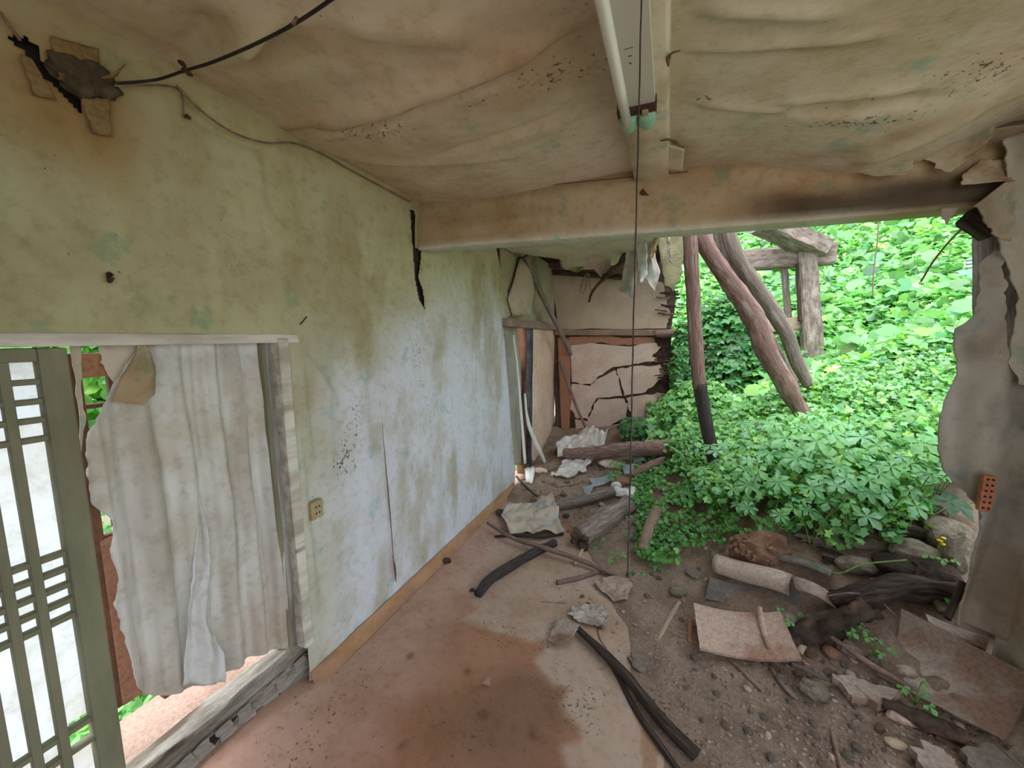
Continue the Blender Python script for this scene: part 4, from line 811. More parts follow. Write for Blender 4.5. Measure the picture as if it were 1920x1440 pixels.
stick('branch', [(1140, 1235), (1165, 1280), (1200, 1345), (1240, 1400), (1275, 1450)], [.010, .013, .014, .014, .012], darkwood, 'slimmer branch beside the long foreground branch, on its left', s=8)
stick('twig', [(1016, 1129), (1040, 1131), (1062, 1131)], [.005, .006, .005], twigm, 'small twig lying alone on the dusty floor', s=9)
stick('wood_chip', [(1234, 1200), (1252, 1165), (1274, 1128)], [.010, .014, .012], palewood, 'long pale splinter on the dirt left of the curved tile', s=10, flat=.5, rough=.04, n=10)
stick('wood_chip', [(1294, 1162), (1294, 1206)], [.012, .010], redclay, 'reddish splinter against the left edge of the curved tile', s=11, flat=.6, rough=.04, n=10)
stick('stick', [(1360, 1228), (1395, 1262), (1432, 1298)], [.009, .010, .009], twigm, 'thin straight stick poking out below the curved tile', s=12)
stick('stick', [(1444, 1250), (1465, 1282), (1494, 1312)], [.010, .010, .008], twigm, 'second thin stick below the curved tile, further right', s=13)
stick('stick', [(1498, 1224, .02), (1522, 1172, .03)], [.016, .014], palewood, 'pale round broken stick right beside the curved tile', s=14, sides=10, rough=.05, n=12)
stick('branch', [(1513, 1155, .08), (1550, 1187, .06), (1590, 1216, .05), (1640, 1250, .03), (1700, 1284, .02)], [.010, .012, .012, .012, .010], twigm, 'long thin stick slanting between the curved tile and big tile', s=15)
stick('branch', [(1484, 1245), (1530, 1266), (1600, 1298)], [.013, .013, .012], greywood, 'grey stick half buried below the pale round stick', s=16)
stick('twig', [(1558, 1362), (1566, 1400), (1578, 1445)], [.006, .008, .008], twigm, 'curved twig at the bottom edge below the mossy stone', s=17)
stick('twig', [(1120, 1180), (1126, 1200), (1138, 1216)], [.004, .005, .003], twigm, 'reddish twig beside the start of the foreground branch', s=18)
stick('log', [(1058, 850, .08), (1110, 848, .08), (1180, 842, .10), (1250, 840, .08), (1312, 838, .05)], [.05, .075, .08, .075, .06], polewood, 'long pale purplish log lying across the far rubble', s=19, sides=14)
stick('log', [(1040, 950, .0), (1095, 938, .02), (1152, 920, .03)], [.042, .045, .042], greywood, 'grey round log behind the stained cloth', s=20, sides=12)
stick('branch', [(1062, 827, .10), (1090, 832, .10), (1135, 826, .12)], [.018, .022, .02], polewood, 'thin branch lying on the white crumpled sheet', s=21)
stick('log', [(1244, 806, .05), (1292, 812, .05)], [.05, .05], polewood, 'short pinkish log among plants at the back wall end', s=22, sides=12)
stick('log', [(1205, 1035, .0), (1215, 1000, .03), (1232, 955, .05)], [.04, .045, .045], mosswood, 'mossy brown log end standing among the small green plants', s=23, sides=12)
stick('log', [(1256, 944, .03), (1275, 934, .04), (1304, 926, .04)], [.026, .028, .028], darkwood, 'dark log stub with cut end among the green leaves', s=24, sides=12)
stick('plank', [(1266, 990, .01), (1290, 993, .02), (1318, 998, .02)], [.022, .024, .022], slate, 'small blue-black plank left of the clay heap', s=25, flat=.5)
stick('log', [(1186, 892), (1215, 876, .02), (1250, 862, .02)], [.04, .045, .04], polewood, 'pink-grey log lying under the long pale log', s=26, sides=12)
stick('branch', [(968, 893), (985, 912), (1008, 932)], [.012, .013, .010], darkwood, 'dark broken branch at the foot of the white wall end', s=27)
stick('branch', [(975, 900), (1010, 890), (1045, 876)], [.014, .012, .010], twigm, 'thin branch across the rubble beside the wall end', s=28)
stick('branch', [(1040, 914), (1070, 910), (1100, 905)], [.010, .010, .008], twigm, 'thin stick in the rubble above the grey log', s=29)
stick('rotten_log', [(1480, 1205, .0), (1530, 1180, .02), (1580, 1160, .04), (1640, 1145, .04)], [.035, .05, .05, .04], rotwood, 'crumbling red-brown rotten log behind the pale round stick', s=30, sides=20, rough=.7, n=70)
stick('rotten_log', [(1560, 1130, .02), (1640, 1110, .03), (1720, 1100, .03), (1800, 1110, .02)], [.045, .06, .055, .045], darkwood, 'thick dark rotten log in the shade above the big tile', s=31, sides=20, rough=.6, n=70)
stick('plank', [(1655, 1318), (1720, 1345), (1810, 1385)], [.03, .038, .034], rotwood, 'dark rotten plank along the lower edge of the big tile', s=32, sides=12, rough=.4, flat=.6)
stick('plank', [(1440, 1040, .0), (1500, 1052, .02), (1560, 1075, .04)], [.03, .04, .035], slate, 'dark plank behind the clay heap under the leaves', s=33, flat=.5)
stick('branch', [(1776, 1160, .10), (1790, 1128, .14), (1806, 1090, .2)], [.014, .014, .012], darkwood, 'dark stick leaning on the torn wall sheet at right', s=34)
stick('branch', [(1730, 1090, .02), (1750, 1120, .02), (1768, 1150, .02)], [.016, .016, .016], mosswood, 'mossy stick above the big tile near the red clod', s=35)
# leaning sticks at the back corner
tube('leaning_stick', [oX(986, 482, -1.36), oX(1012, 545, -1.33), oX(1042, 605, -1.28), oX(1080, 684, -1.2)], [.028, .03, .03, .026], greywood, sides=10, rough=.15, n=30, label='long round stick hanging diagonally in front of the far corner', cat='stick')
tube('leaning_stick', [oY(1051, 678, YK-.08), oY(1065, 720, YK-.10), oY(1082, 765, YK-.12), oY(1098, 802, YK-.16)], [.024, .022, .02, .018], polewood, sides=10, rough=.15, n=20, label='shorter stick leaning against the red clay strip of the back wall', cat='stick')
# big split log
sl = empty('split_log', oG(1120, 1000), 'thick weathered split log with rotten reddish end beside the cloth', 'log')
A_ = oG(1088, 1008, .06); B_ = oG(1178, 945, .07)
tube('log_body', [A_, (A_+B_)/2, B_], [.085, .09, .075], greywood, sl, sides=16, rough=.35, n=24, s=41)
for k in range(7):
    rock('rotten_chunk', A_+np.array([random.uniform(-.05, .05), -.04+random.uniform(-.03, .03), random.uniform(-.05, .03)]), (.03, .03, .026), rotwood, k+50, parent=sl, base=ICO2)

# curved clay tiles
def tile(name, c4, sag, thick, mat, lab, nu=18, nv=18, jag=.004, s=0, group=None, cat='roof tile', parent=None, saga='u', **k):
    tl, tr, br, bl = [np.array(c, float) for c in c4]
    n = np.cross(tr-tl, bl-tl); n /= np.linalg.norm(n)
    if n[2] < 0: n = -n
    top = []; bot = []
    for j in range(nv):
        v = j/(nv-1)
        for i in range(nu):
            u = i/(nu-1); w = (2*(u if saga == 'u' else v)-1)**2
            p = tl*(1-u)*(1-v)+tr*u*(1-v)+br*u*v+bl*(1-u)*v+n*(sag*(w-1))
            e = jag*(fbm(np.array(u*9.), np.array(v*9.), s))*4 if (i in (0, nu-1) or j in (0, nv-1)) else 0
            p = p+(np.mean([tl, tr, br, bl], 0)-p)*float(e)*2+n*.004*float(fbm(np.array(u*5.), np.array(v*5.), s+3))
            top.append(p); bot.append(p-n*thick)
    V = np.array(top+bot); o = nu*nv; Fc = []
    for j in range(nv-1):
        for i in range(nu-1):
            a = j*nu+i; q = (a, a+nu, a+nu+1, a+1); Fc.append(q); Fc.append(tuple(x+o for x in q[::-1]))
    for i in range(nu-1):
        Fc.append((i, i+1, i+1+o, i+o)); a = (nv-1)*nu+i; Fc.append((a, a+o, a+1+o, a+1))
    for j in range(nv-1):
        a = j*nu; Fc.append((a, a+o, a+nu+o, a+nu)); a = j*nu+nu-1; Fc.append((a, a+nu, a+nu+o, a+o))
    ob = mk(name, V, Fc, mat, parent, smooth=False, label=lab, cat=cat if parent is None else None, group=group, **k)
    return ob
def gq(pts): return [oG(p[0], p[1], p[2]) for p in pts]
t1 = tile('roof_tile', gq([(1300, 1130, .10), (1464, 1146, .11), (1502, 1234, .09), (1312, 1214, .07)]), .035, .018, tilemat, 'pinkish curved roof tile in the middle with a clay ridge across it', saga='u', s=1)
tube('clay_ridge', [oG(1424, 1138, .125), oG(1428, 1168, .095), oG(1436, 1195, .085), oG(1442, 1216, .085)], [.012, .014, .015, .012], tilemat, t1, rough=.4, n=16, sides=8)
tile('roof_tile', gq([(1690, 1140, .10), (1925, 1262, .16), (1876, 1384, .05), (1640, 1262, .02)]), .075, .022, tilegrey, 'large curved grey-brown roof tile at lower right, dusted with earth', saga='v', s=2)
tile('roof_tile', gq([(1735, 1150, .13), (1850, 1192, .17), (1842, 1215, .14), (1742, 1166, .12)]), .02, .03, tilegrey, 'broken tile edge sticking up behind the large lower-right tile', s=3)
# rounded upturned tile with clay heap
A_ = [oG(1344, 1052, .08), oG(1400, 1068, .08), oG(1450, 1080, .09), oG(1484, 1092, .09)]
def halfpipe(name, P, r, mat, lab, arc=(-.15, 1.15), th=.014, n=14, parent=None, **k):
    P = smoothpath(P, n); V = []; m_ = 14
    for i in range(n):
        T = P[min(i+1, n-1)]-P[max(i-1, 0)]; T /= np.linalg.norm(T); a = np.cross(T, (0, 0, 1)); a /= np.linalg.norm(a); b = np.cross(a, T)
        for rr in (r, r-th):
            for j in range(m_):
                t_ = math.pi*(arc[0]+(arc[1]-arc[0])*j/(m_-1)); V.append(P[i]+a*math.cos(t_)*rr*(1+.03*random.random())+b*math.sin(t_)*rr)
    k2 = 2*m_; Fc = []
    for i in range(n-1):
        for j in range(k2):
            Fc.append((i*k2+j, (i+1)*k2+j, (i+1)*k2+(j+1) % k2, i*k2+(j+1) % k2)) if j not in (m_-1, k2-1) else None
    for i in range(n-1):
        for a_, b_ in ((0, m_), (m_-1, k2-1)): Fc.append((i*k2+a_, i*k2+b_, (i+1)*k2+b_, (i+1)*k2+a_))
    for e in (0, n-1):
        for j in range(m_-1): Fc.append((e*k2+j, e*k2+j+1, e*k2+m_+j+1, e*k2+m_+j))
    return mk(name, V, Fc, mat, parent, smooth=True, label=lab, cat='roof tile' if parent is None else None, **k)
halfpipe('roof_tile', [p+np.array([.0, .0, -.02]) for p in A_], .058, paletile, 'pale rounded roof tile under the heap of reddish clay', arc=(-.25, .95))
tile('roof_tile', gq([(1484, 1080, .09), (1560, 1112, .10), (1568, 1142, .07), (1492, 1104, .07)]), -.03, .016, tilegrey, 'second mossy curved tile continuing right of the pale rounded tile', s=5)
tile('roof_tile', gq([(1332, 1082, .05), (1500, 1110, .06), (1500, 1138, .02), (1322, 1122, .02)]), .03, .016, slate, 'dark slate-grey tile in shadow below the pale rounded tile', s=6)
tile('roof_tile', gq([(1334, 1032, .08), (1362, 1042, .09), (1358, 1056, .08), (1334, 1050, .08)]), .01, .01, slate, 'small blue-grey tile chip at the left tip of the pale rounded tile', s=7, nu=8, nv=8)
# clay heap
chp = empty('clay_heap', oG(1425, 1062, .05), 'heap of crumbly reddish clay on the pale rounded tile', 'heap')
_b = oG(1424, 1040, .06)+np.array([0, .03, .0])
V_, F_ = rockV(9, (.14, .08, .14), ICO3, .45); V_ = V_*(1+.10*RNG.standard_normal((len(V_), 1))); mk('heap_body', V_+_b, F_, clodmat, chp, smooth=False)
for k in range(90):
    u_ = RNG.standard_normal(3); u_ /= np.linalg.norm(u_); u_[2] = abs(u_[2])*.9-.15; u_[1] = -abs(u_[1]) if k % 3 else u_[1]
    sz = random.uniform(.010, .026); rock('clod', _b+u_*np.array([.15, .09, .145])*random.uniform(.85, 1.05), (sz, sz*random.uniform(.7, 1), sz*.8), clodmat, k % 7, rot=k, parent=chp, base=ICO1, amp=.6)
# named stones and slabs
def gs(px, py, dims, mat, lab, s, name='stone', cat='stone', lift=0, rot=0, amp=.3, tilt=0, base=ICO3):
    return rock(name, oG(px, py, dims[2]*.45+lift), dims, mat, s, rot, amp=amp, tilt=tilt, base=base, label=lab, cat=cat)
polyslab('stone_slab', [oG(x, y, .045) for x, y in [(1560, 1262), (1600, 1266), (1640, 1284), (1692, 1296), (1662, 1320), (1598, 1308), (1585, 1290)]], (0, -.1, 1), .035, tilegrey, jag=.006, n=4, label='flat broken grey-pink slab between the two large tiles', cat='stone')
gs(1528, 1296, (.055, .04, .04), mossstone, 'rounded stone with dark green moss at lower centre right', 62)
gs(1700, 1258, (.035, .025, .02), tilegrey, 'small clod resting on the upper left of the large tile', 63, lift=.05)
gs(1795, 1040, (.06, .07, .12), mossstone, 'upright grey-green boulder at the foot of the torn wall sheet', 64, rot=.3)
gs(1770, 1005, (.09, .07, .10), mossstone, 'dark mossy boulder under the big dark leaf', 65)
gs(1745, 1075, (.11, .09, .07), rotwood, 'red-brown crumbling clod left of the post foot', 66, name='earth_clod', cat='clod')
gs(1690, 1060, (.12, .10, .06), darkmud, 'dark earth lump behind the rotten log', 67, name='earth_clod', cat='clod')
gs(1785, 1105, (.06, .05, .045), clodmat, 'bright reddish clod beside the post foot', 68, name='earth_clod', cat='clod')
gs(1272, 1108, (.05, .04, .03), mossstone, 'small mossy stone at the dirt edge left of the slate tile', 69)
gs(1300, 1075, (.05, .045, .02), stone, 'flat stone between the ferny plants and slate tile', 70)
gs(1200, 1240, (.055, .045, .02), stone, 'pale crumbled mortar lump right of the foreground branch', 71, name='mortar_lump', cat='lump', amp=.7)
polyslab('stone_slab', [oG(x, y, .045) for x, y in [(1706, 1400), (1740, 1390), (1770, 1405), (1800, 1442), (1740, 1452)]], (0, -.1, 1), .035, tilegrey, jag=.006, n=4, label='grey slab at the bottom edge right of centre', cat='stone')
polyslab('stone_slab', [oG(x, y, .045) for x, y in [(1800, 1404), (1862, 1394), (1925, 1428), (1935, 1465), (1830, 1460)]], (0, -.1, 1), .035, stone, jag=.006, n=4, label='broad grey slab in the bottom right corner', cat='stone')
gs(1560, 1225, (.04, .035, .03), clodmat, 'brown clod between the pale stick and long thin stick', 74, name='earth_clod', cat='clod')
gs(1600, 1222, (.05, .04, .035), stone, 'knobbly grey clump below the long thin stick', 75, amp=.6)
gs(1480, 1160, (.05, .05, .03), mossstone, 'dark stone peeping out behind the curved tile', 76)
gs(1690, 1345, (.05, .03, .02), tilemat, 'pinkish broken brick chip below the flat slab', 77, name='brick_chip', cat='brick')
gs(1680, 1395, (.035, .02, .012), palewood, 'pinkish splinter-like stone chip at the bottom right', 78)
gs(885, 1108, (.02, .02, .012), rotwood, 'little dark dirt lump at the tip of the charred stick', 79, name='dirt_lump', cat='lump')
gs(838, 1052, (.035, .03, .02), rotwood, 'dark brown dirt lump by the wall base', 80, name='dirt_lump', cat='lump')
gs(940, 962, (.06, .04, .035), rotwood, 'dark reddish rotten lump at left tip of the stained cloth', 81, name='dirt_lump', cat='lump')
gs(1062, 968, (.03, .025, .02), rotwood, 'small red-brown lump right of the stained cloth', 82, name='dirt_lump', cat='lump')
rough_beam('fallen_timber', oG(1640, 975, .05), oG(1800, 1010, .02), .12, .07, darkwood, seg=14, rough=.01, label='dark fallen timber under the leaves left of the boulders', cat='timber')
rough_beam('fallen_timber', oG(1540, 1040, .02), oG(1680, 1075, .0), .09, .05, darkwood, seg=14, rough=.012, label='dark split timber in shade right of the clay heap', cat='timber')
rough_beam('fallen_timber', oG(1500, 1005, .03), oG(1640, 1020, .04), .07, .04, greywood, seg=14, rough=.012, label='grey timber edge just under the overhanging leaves', cat='timber')
gs(1610, 1062, (.09, .06, .05), stone, 'grey-brown stone in the shade above the dark rotten log', 91)
gs(1720, 1040, (.10, .07, .07), mossstone, 'rounded stone in shade left of the dark mossy boulder', 92)
rough_beam('fallen_timber', oG(1685, 940, .06), oG(1765, 958, .06), .06, .04, greywood, seg=10, rough=.01, label='grey plank end above the big dark leaf', cat='timber')
# slabs of wall in the far rubble
tile('gutter_piece', gq([(1105, 897, .05), (1148, 886, .08), (1152, 896, .06), (1112, 912, .03)]), .02, .01, bluemetal, 'blue-grey bent metal gutter piece in the far rubble', cat='gutter', nu=10, nv=6, s=8)
tile('slate_piece', gq([(1166, 872, .05), (1198, 868, .05), (1196, 886, .03), (1170, 888, .03)]), .0, .02, bluemetal, 'pale blue-grey slab behind the pull cord near the pink-grey log', cat='slab', nu=8, nv=6, s=9)
tile('slate_piece', gq([(1092, 912, .03), (1114, 908, .04), (1106, 926, .02), (1098, 930, .0)]), .0, .012, bluemetal, 'small grey triangular slab above the grey round log', cat='slab', nu=8, nv=6, s=10)
tile('slate_piece', gq([(1184, 852, .06), (1200, 848, .10), (1210, 862, .05), (1188, 868, .02)]), .0, .012, bluemetal, 'grey pointed slab under the middle of the long pale log', cat='slab', nu=8, nv=6, s=11)
gs(1145, 870, (.14, .08, .05), plaster, 'broken pinkish mud plaster block under the long log', 83, name='plaster_block', cat='block')
gs(1165, 905, (.10, .07, .05), clodmat, 'brown clay block right of the gutter piece', 84, name='clay_block', cat='block')
gs(1155, 912, (.045, .03, .045), whitep, 'pale wedge-shaped chunk at the right end of the grey log', 85, name='plaster_chunk', cat='chunk', lift=.02)
gs(1012, 882, (.09, .05, .03), plaster, 'orange-pink plaster chunk by the splintered white strips', 86, name='plaster_chunk', cat='chunk')
gs(1150, 848, (.1, .06, .06), stone, 'grey stone wedged behind the long pale log', 87)
gs(1046, 848, (.04, .04, .06), rotwood, 'brown rolled bark lump at left of the white crumpled sheet', 88, name='bark_lump', cat='lump')
gs(1215, 858, (.08, .05, .05), stone, 'grey stone at the right under the long pale log', 89)

# sheets, cloth and plastic
def crumple(name, L_, R_, mat, lab, amp, s, cat='sheet', nu=34, nv=30, fr=3, lift=.02, thick=.003, jag=.012):
    A = [oG(x, y, (z if True else 0)+lift) for x, y, z in L_]; B = [oG(x, y, z+lift) for x, y, z in R_]
    def dd(U, V, P_):
        o = np.zeros(P_.shape); w = np.abs(fbm(U*fr, V*fr*1.4, s, 3))*2; o[..., 2] = amp*w+amp*.4*fbm(U*fr*3, V*fr*3, s+2); o[..., 0] = amp*.5*fbm(U*fr, V*fr, s+5); return o
    return sheet(name, A, B, mat, nu=nu, nv=nv, disp=dd, thick=thick, jag=jag, s=s, label=lab, cat=cat)
crumple('crumpled_sheet', [(1098, 805, .16), (1060, 828, .10), (1042, 838, .08), (1046, 864, .0)], [(1142, 820, .18), (1130, 840, .12), (1105, 850, .06), (1085, 868, .0)], white, 'white crumpled sheet heaped beside the long pale log', .16, 5, fr=2.5)
crumple('crumpled_sheet', [(1058, 866, .02), (1050, 880, .02), (1034, 892, .0)], [(1112, 862, .05), (1096, 884, .02), (1068, 900, .0)], white, 'torn white plastic scrap below the long pale log', .08, 7, fr=3, jag=.03)
crumple('stained_cloth', [(975, 948, .03), (948, 955, .03), (940, 965, .02), (956, 1004, .0)], [(1036, 934, .10), (1044, 950, .09), (1050, 980, .05), (1056, 1002, .02)], cloth, 'stained cream printed cloth lying by the wall end', .07, 9, cat='cloth', fr=3)
crumple('white_scrap', [(984, 880, .02), (986, 905, .0)], [(1004, 876, .03), (998, 908, .0)], whitep, 'small bright white scrap in rubble near the wall end', .03, 11, cat='scrap', nu=10, nv=10)
crumple('white_scrap', [(1148, 915, .03), (1150, 930, .0)], [(1192, 918, .03), (1188, 936, .0)], whitep, 'white chips of plaster board by the right end of the grey log', .05, 12, cat='scrap', nu=16, nv=12, jag=.03)
crumple('paper_flap', [(1046, 1152, .02), (1038, 1175, .01), (1026, 1203, .0)], [(1086, 1172, .04), (1074, 1198, .03), (1044, 1212, .0)], tilegrey, 'light grey torn linoleum flap at the start of the foreground branch', .015, 13, cat='flap', fr=1.5, jag=.004)
crumple('plastic_scrap', [(1072, 1138, .01), (1066, 1155, .0), (1100, 1172, .0)], [(1125, 1132, .02), (1140, 1150, .01), (1138, 1175, .0)], MAT('dirty_plastic', (.46, .42, .39), (.34, .30, .27), 12, bmp=.3, rough=.4), 'dirty translucent plastic scrap above the foreground branch', .03, 14, cat='scrap', jag=.02)
crumple('floor_patch', [(1112, 1090, .0), (1130, 1110, .0), (1150, 1128, .0)], [(1160, 1078, .01), (1186, 1092, .01), (1176, 1125, .0)], MAT('lino_grey', (.42, .33, .28), (.34, .26, .22), 8), 'lifted dusty linoleum piece at the edge of the dirt', .02, 15, cat='flap', jag=.01)

# small countable debris on the floor and in the dirt (copies share meshes)
protos = []
for k in range(6):
    V, Fc = rockV(k+100, (1, .8, .6), ICO2, .4); me = bpy.data.meshes.new('stone'); me.from_pydata(V.tolist(), [], [list(f) for f in Fc]); me.materials.append([stone, dirt, clodmat, mossstone, tilemat, stone][k]); protos.append(me)
ANCH = [((1400, 1180), 'the curved middle tile'), ((1528, 1296), 'the green-mossed stone'), ((1622, 1290), 'the flat slab'), ((1190, 1290), 'the long foreground branch'), ((1255, 1165), 'the pale splinter'), ((1396, 1262), 'the thin stick below the tile'), ((1200, 1240), 'the mortar lump'),
  ((1566, 1400), 'the curved bottom twig'), ((1780, 1270), 'the large right tile'), ((1730, 1350), 'the rotten plank'), ((1790, 1415), 'the bottom corner slabs'), ((1090, 1085), 'the short knobby stick'), ((1290, 1060), 'the flat stone by the sprouts'), ((1130, 1000), 'the split log'),
  ((1100, 935), 'the grey round log'), ((1075, 880), 'the torn plastic scrap'), ((1128, 898), 'the gutter piece'), ((1160, 890), 'the brown clay block'), ((1000, 890), 'the white wall end'), ((1272, 1108), 'the small mossy stone'), ((1300, 1360), 'the lower end of the foreground branch'), ((1420, 1360), 'the bare foreground dirt')]
COLN = ['grey-brown', 'earthy brown', 'reddish', 'mossy', 'pinkish', 'grey']
SEEN = {}
def autolabel(px, py, s_, ci, noun):
    (ax, ay), nm_ = min(ANCH, key=lambda a: (a[0][0]-px)**2+(a[0][1]-py)**2)
    dx, dy = px-ax, py-ay; d = ('right of' if dx > 0 else 'left of') if abs(dx) > abs(dy) else ('in front of' if dy > 0 else 'behind')
    sz = 'tiny' if s_ < .011 else ('small' if s_ < .017 else ('fist-sized' if s_ > .03 else 'larger'))
    base = f"{sz} {COLN[ci]} {noun} {d} {nm_}"
    n = SEEN.get(base, 0); SEEN[base] = n+1
    if n: base += [', farther off', ', farthest of three', ', most distant of four', ', last of five', ', outermost'][min(n-1, 4)]
    return base
def scatter(n, area, sizes, noun, group, name, cat, lift=.3, md=.05):
    pts = []; tries = 0
    while len(pts) < n and tries < 9000:
        tries += 1
        px = random.uniform(area[0], area[2]); py = random.uniform(area[1], area[3])
        if len(area) > 4 and not inpoly(np.array([px]), np.array([py]), area[4])[0]: continue
        p = oG(px, py)
        if all(np.linalg.norm(p-q[0]) > md for q in pts): pts.append((p, px, py))
    key = lambda q: min((a[0][0]-q[1])**2+(a[0][1]-q[2])**2 for a in ANCH)
    for p, px, py in sorted(pts, key=key):
        s_ = random.uniform(*sizes); ci = random.randrange(6)
        o = bpy.data.objects.new(name, protos[ci]); COL.objects.link(o); o.location = Vector(p)+Vector((0, 0, s_*lift)); o.scale = (s_, s_, s_); o.rotation_euler = (random.uniform(-.4, .4), random.uniform(-.4, .4), random.uniform(0, 6.3))
        tag(o, autolabel(px, py, s_, ci, noun), cat, group)
scatter(44, (1200, 1180, 1900, 1440, [(1230, 1180), (1330, 1240), (1500, 1250), (1560, 1300), (1700, 1320), (1900, 1400), (1900, 1440), (1400, 1440), (1300, 1340), (1210, 1260)]), (.010, .022), 'stone', 'small stones on the foreground dirt', 'stone', 'stone')
scatter(26, (1330, 1200, 1700, 1330, [(1440, 1240), (1540, 1200), (1640, 1230), (1700, 1330), (1500, 1330)]), (.014, .030), 'stone', 'small stones below the curved tile', 'stone', 'stone')
scatter(16, (990, 880, 1200, 960), (.018, .04), 'rubble chip', 'stone chips in the far rubble', 'stone', 'stone', md=.1)
scatter(14, (1090, 1030, 1330, 1180), (.012, .022), 'stone', 'small stones at the dirt edge', 'stone', 'stone')
ml = [o for o in bpy.data.objects if o.name.startswith('mortar_lump')][0]
for k in range(16):
    p = oG(1205+random.gauss(0, 12), 1248+random.gauss(0, 9)); sz = random.uniform(.008, .016); rock('crumb', p+np.array([0, 0, sz*.4]), (sz, sz*.8, sz*.7), stone, k % 5, rot=k, parent=ml, base=ICO1, amp=.5)
# fine gravel, uncountable
gravelm = MAT('gravel', (.38, .29, .24), (.2, .15, .12), 9, bmp=.5)
def gravel(name, n, area, smin, smax, mat, label):
    Vs = []; Fs = []; b, f = ICO1; f = np.array(f); c = 0
    while c < n:
        px = random.uniform(area[0], area[2]); py = random.uniform(area[1], area[3])
        if len(area) > 4 and not inpoly(np.array([px]), np.array([py]), area[4])[0]: continue
        p = oG(px, py); s_ = random.uniform(smin, smax); v = b*(1+.35*RNG.standard_normal((len(b), 1)))*np.array([s_, s_*.8, s_*.6])+p
        Vs.append(v); Fs.append(f+c*len(b)); c += 1
    return mk(name, np.vstack(Vs), np.vstack(Fs), mat, smooth=False, label=label, cat='gravel', kind='stuff')
gravel('gravel', 4200, (1190, 1130, 1910, 1440, [(1200, 1180), (1290, 1140), (1330, 1240), (1500, 1240), (1700, 1290), (1910, 1400), (1910, 1440), (1330, 1440), (1230, 1330)]), .0025, .011, gravelm, 'fine gravel and earth crumbs over the foreground dirt')
gravel('rubble_crumbs', 1800, (975, 860, 1250, 1000), .004, .016, clodmat, 'crumbled mud and chips in the far rubble')
gravel('floor_crumbs', 500, (640, 1000, 1250, 1440), .001, .004, rotwood, 'tiny dirt crumbs sprinkled over the linoleum floor')

# dry leaves
def leafmesh(name, outline, mat, cup=.15, stem=None):
    V = [(0, 0, 0)]+[(x, y, cup*(x*x+y*y)+.04*math.sin(x*7+y*5)) for x, y in outline]; n = len(outline)
    Fc = [(0, 1+i, 1+(i+1) % n) for i in range(n)]
    if stem:
        V += [(0, 0, .0), (.03, 0, .02), (0, -stem, .06), (-.03, 0, .02)]; b = n+1; Fc += [(b, b+1, b+2), (b, b+2, b+3)]
    me = bpy.data.meshes.new(name); me.from_pydata(V, [], Fc); me.materials.append(mat); return me
gink = leafmesh('leaf_blade', [(-.05, -.1), (.5, .55), (.3, .75), (.05, .65), (-.2, .8), (-.55, .5)], dryleaf, stem=1.1)
oval = leafmesh('leaf_blade', [(0, -.6), (.25, -.3), (.3, .1), (.12, .5), (0, .7), (-.15, .45), (-.3, .05), (-.22, -.35)], dryleaf, cup=.4)
g_ = bpy.data.objects.new('ginkgo_leaf', gink); COL.objects.link(g_); g_.location = Vector(oG(905, 1286))+Vector((0, 0, .014)); g_.scale = (.05,)*3; g_.rotation_euler = (.15, .1, -1.0); tag(g_, 'pink-brown fan-shaped dry leaf lying on the brown floor', 'leaf')
for k in range(34):
    px, py = [(1200, 1120), (1260, 1115), (1180, 1160), (1215, 1140), (1150, 1100), (1245, 1060), (1085, 1035), (1020, 1045), (1250, 1180), (1265, 1195), (1130, 1130), (1305, 1090), (1500, 1240), (1540, 1250), (1160, 1180), (1105, 1150)][k % 16]
    o = bpy.data.objects.new('dry_leaf', oval if k % 3 else gink); COL.objects.link(o); _pq = (px+random.uniform(-35, 35), py+random.uniform(-14, 14)); o.location = Vector(oG(*_pq))+Vector((0, 0, .008)); sz = random.uniform(.016, .03); o.scale = (sz,)*3
    o.rotation_euler = (random.uniform(-.4, .4), random.uniform(-.4, .4), random.uniform(0, 6.3)); tag(o, autolabel(*_pq, sz, 4, 'dry leaf'), 'leaf', 'dry leaves at the dirt edge')

# ================================================================== FOLIAGE
def lobes(k=5, deep=.6, pts=2, stretch=1.0):
    """outline of a lobed leaf, unit radius, stalk at -y"""
    out = []
    for i in range(k*2-1):
        a = math.radians(-90+40+ (360-80)*i/(k*2-2)); r = (1.0 if i % 2 == 0 else deep)*(1 if i not in (0, k*2-2) else .75)
        out.append((math.cos(a)*r, math.sin(a)*r*stretch))
    out.append((0, -.12)); return out
SH5 = lobes(5, .62); SH3 = [(-.1, -.5), (.5, -.6), (.8, -.2), (.62, .05), (.85, .5), (.42, .6), (.1, 1), (-.35, .62), (-.85, .45), (-.6, .05), (-.8, -.25), (-.5, -.6)]
SHO = [(0, -.9), (.45, -.45), (.55, .1), (.3, .6), (0, 1), (-.3, .6), (-.55, .1), (-.45, -.45)]
SHR = [(0, -.25), (.5, -.65), (.9, -.2), (.75, .5), (.2, .8), (-.3, .8), (-.8, .4), (-.85, -.25), (-.5, -.65)]
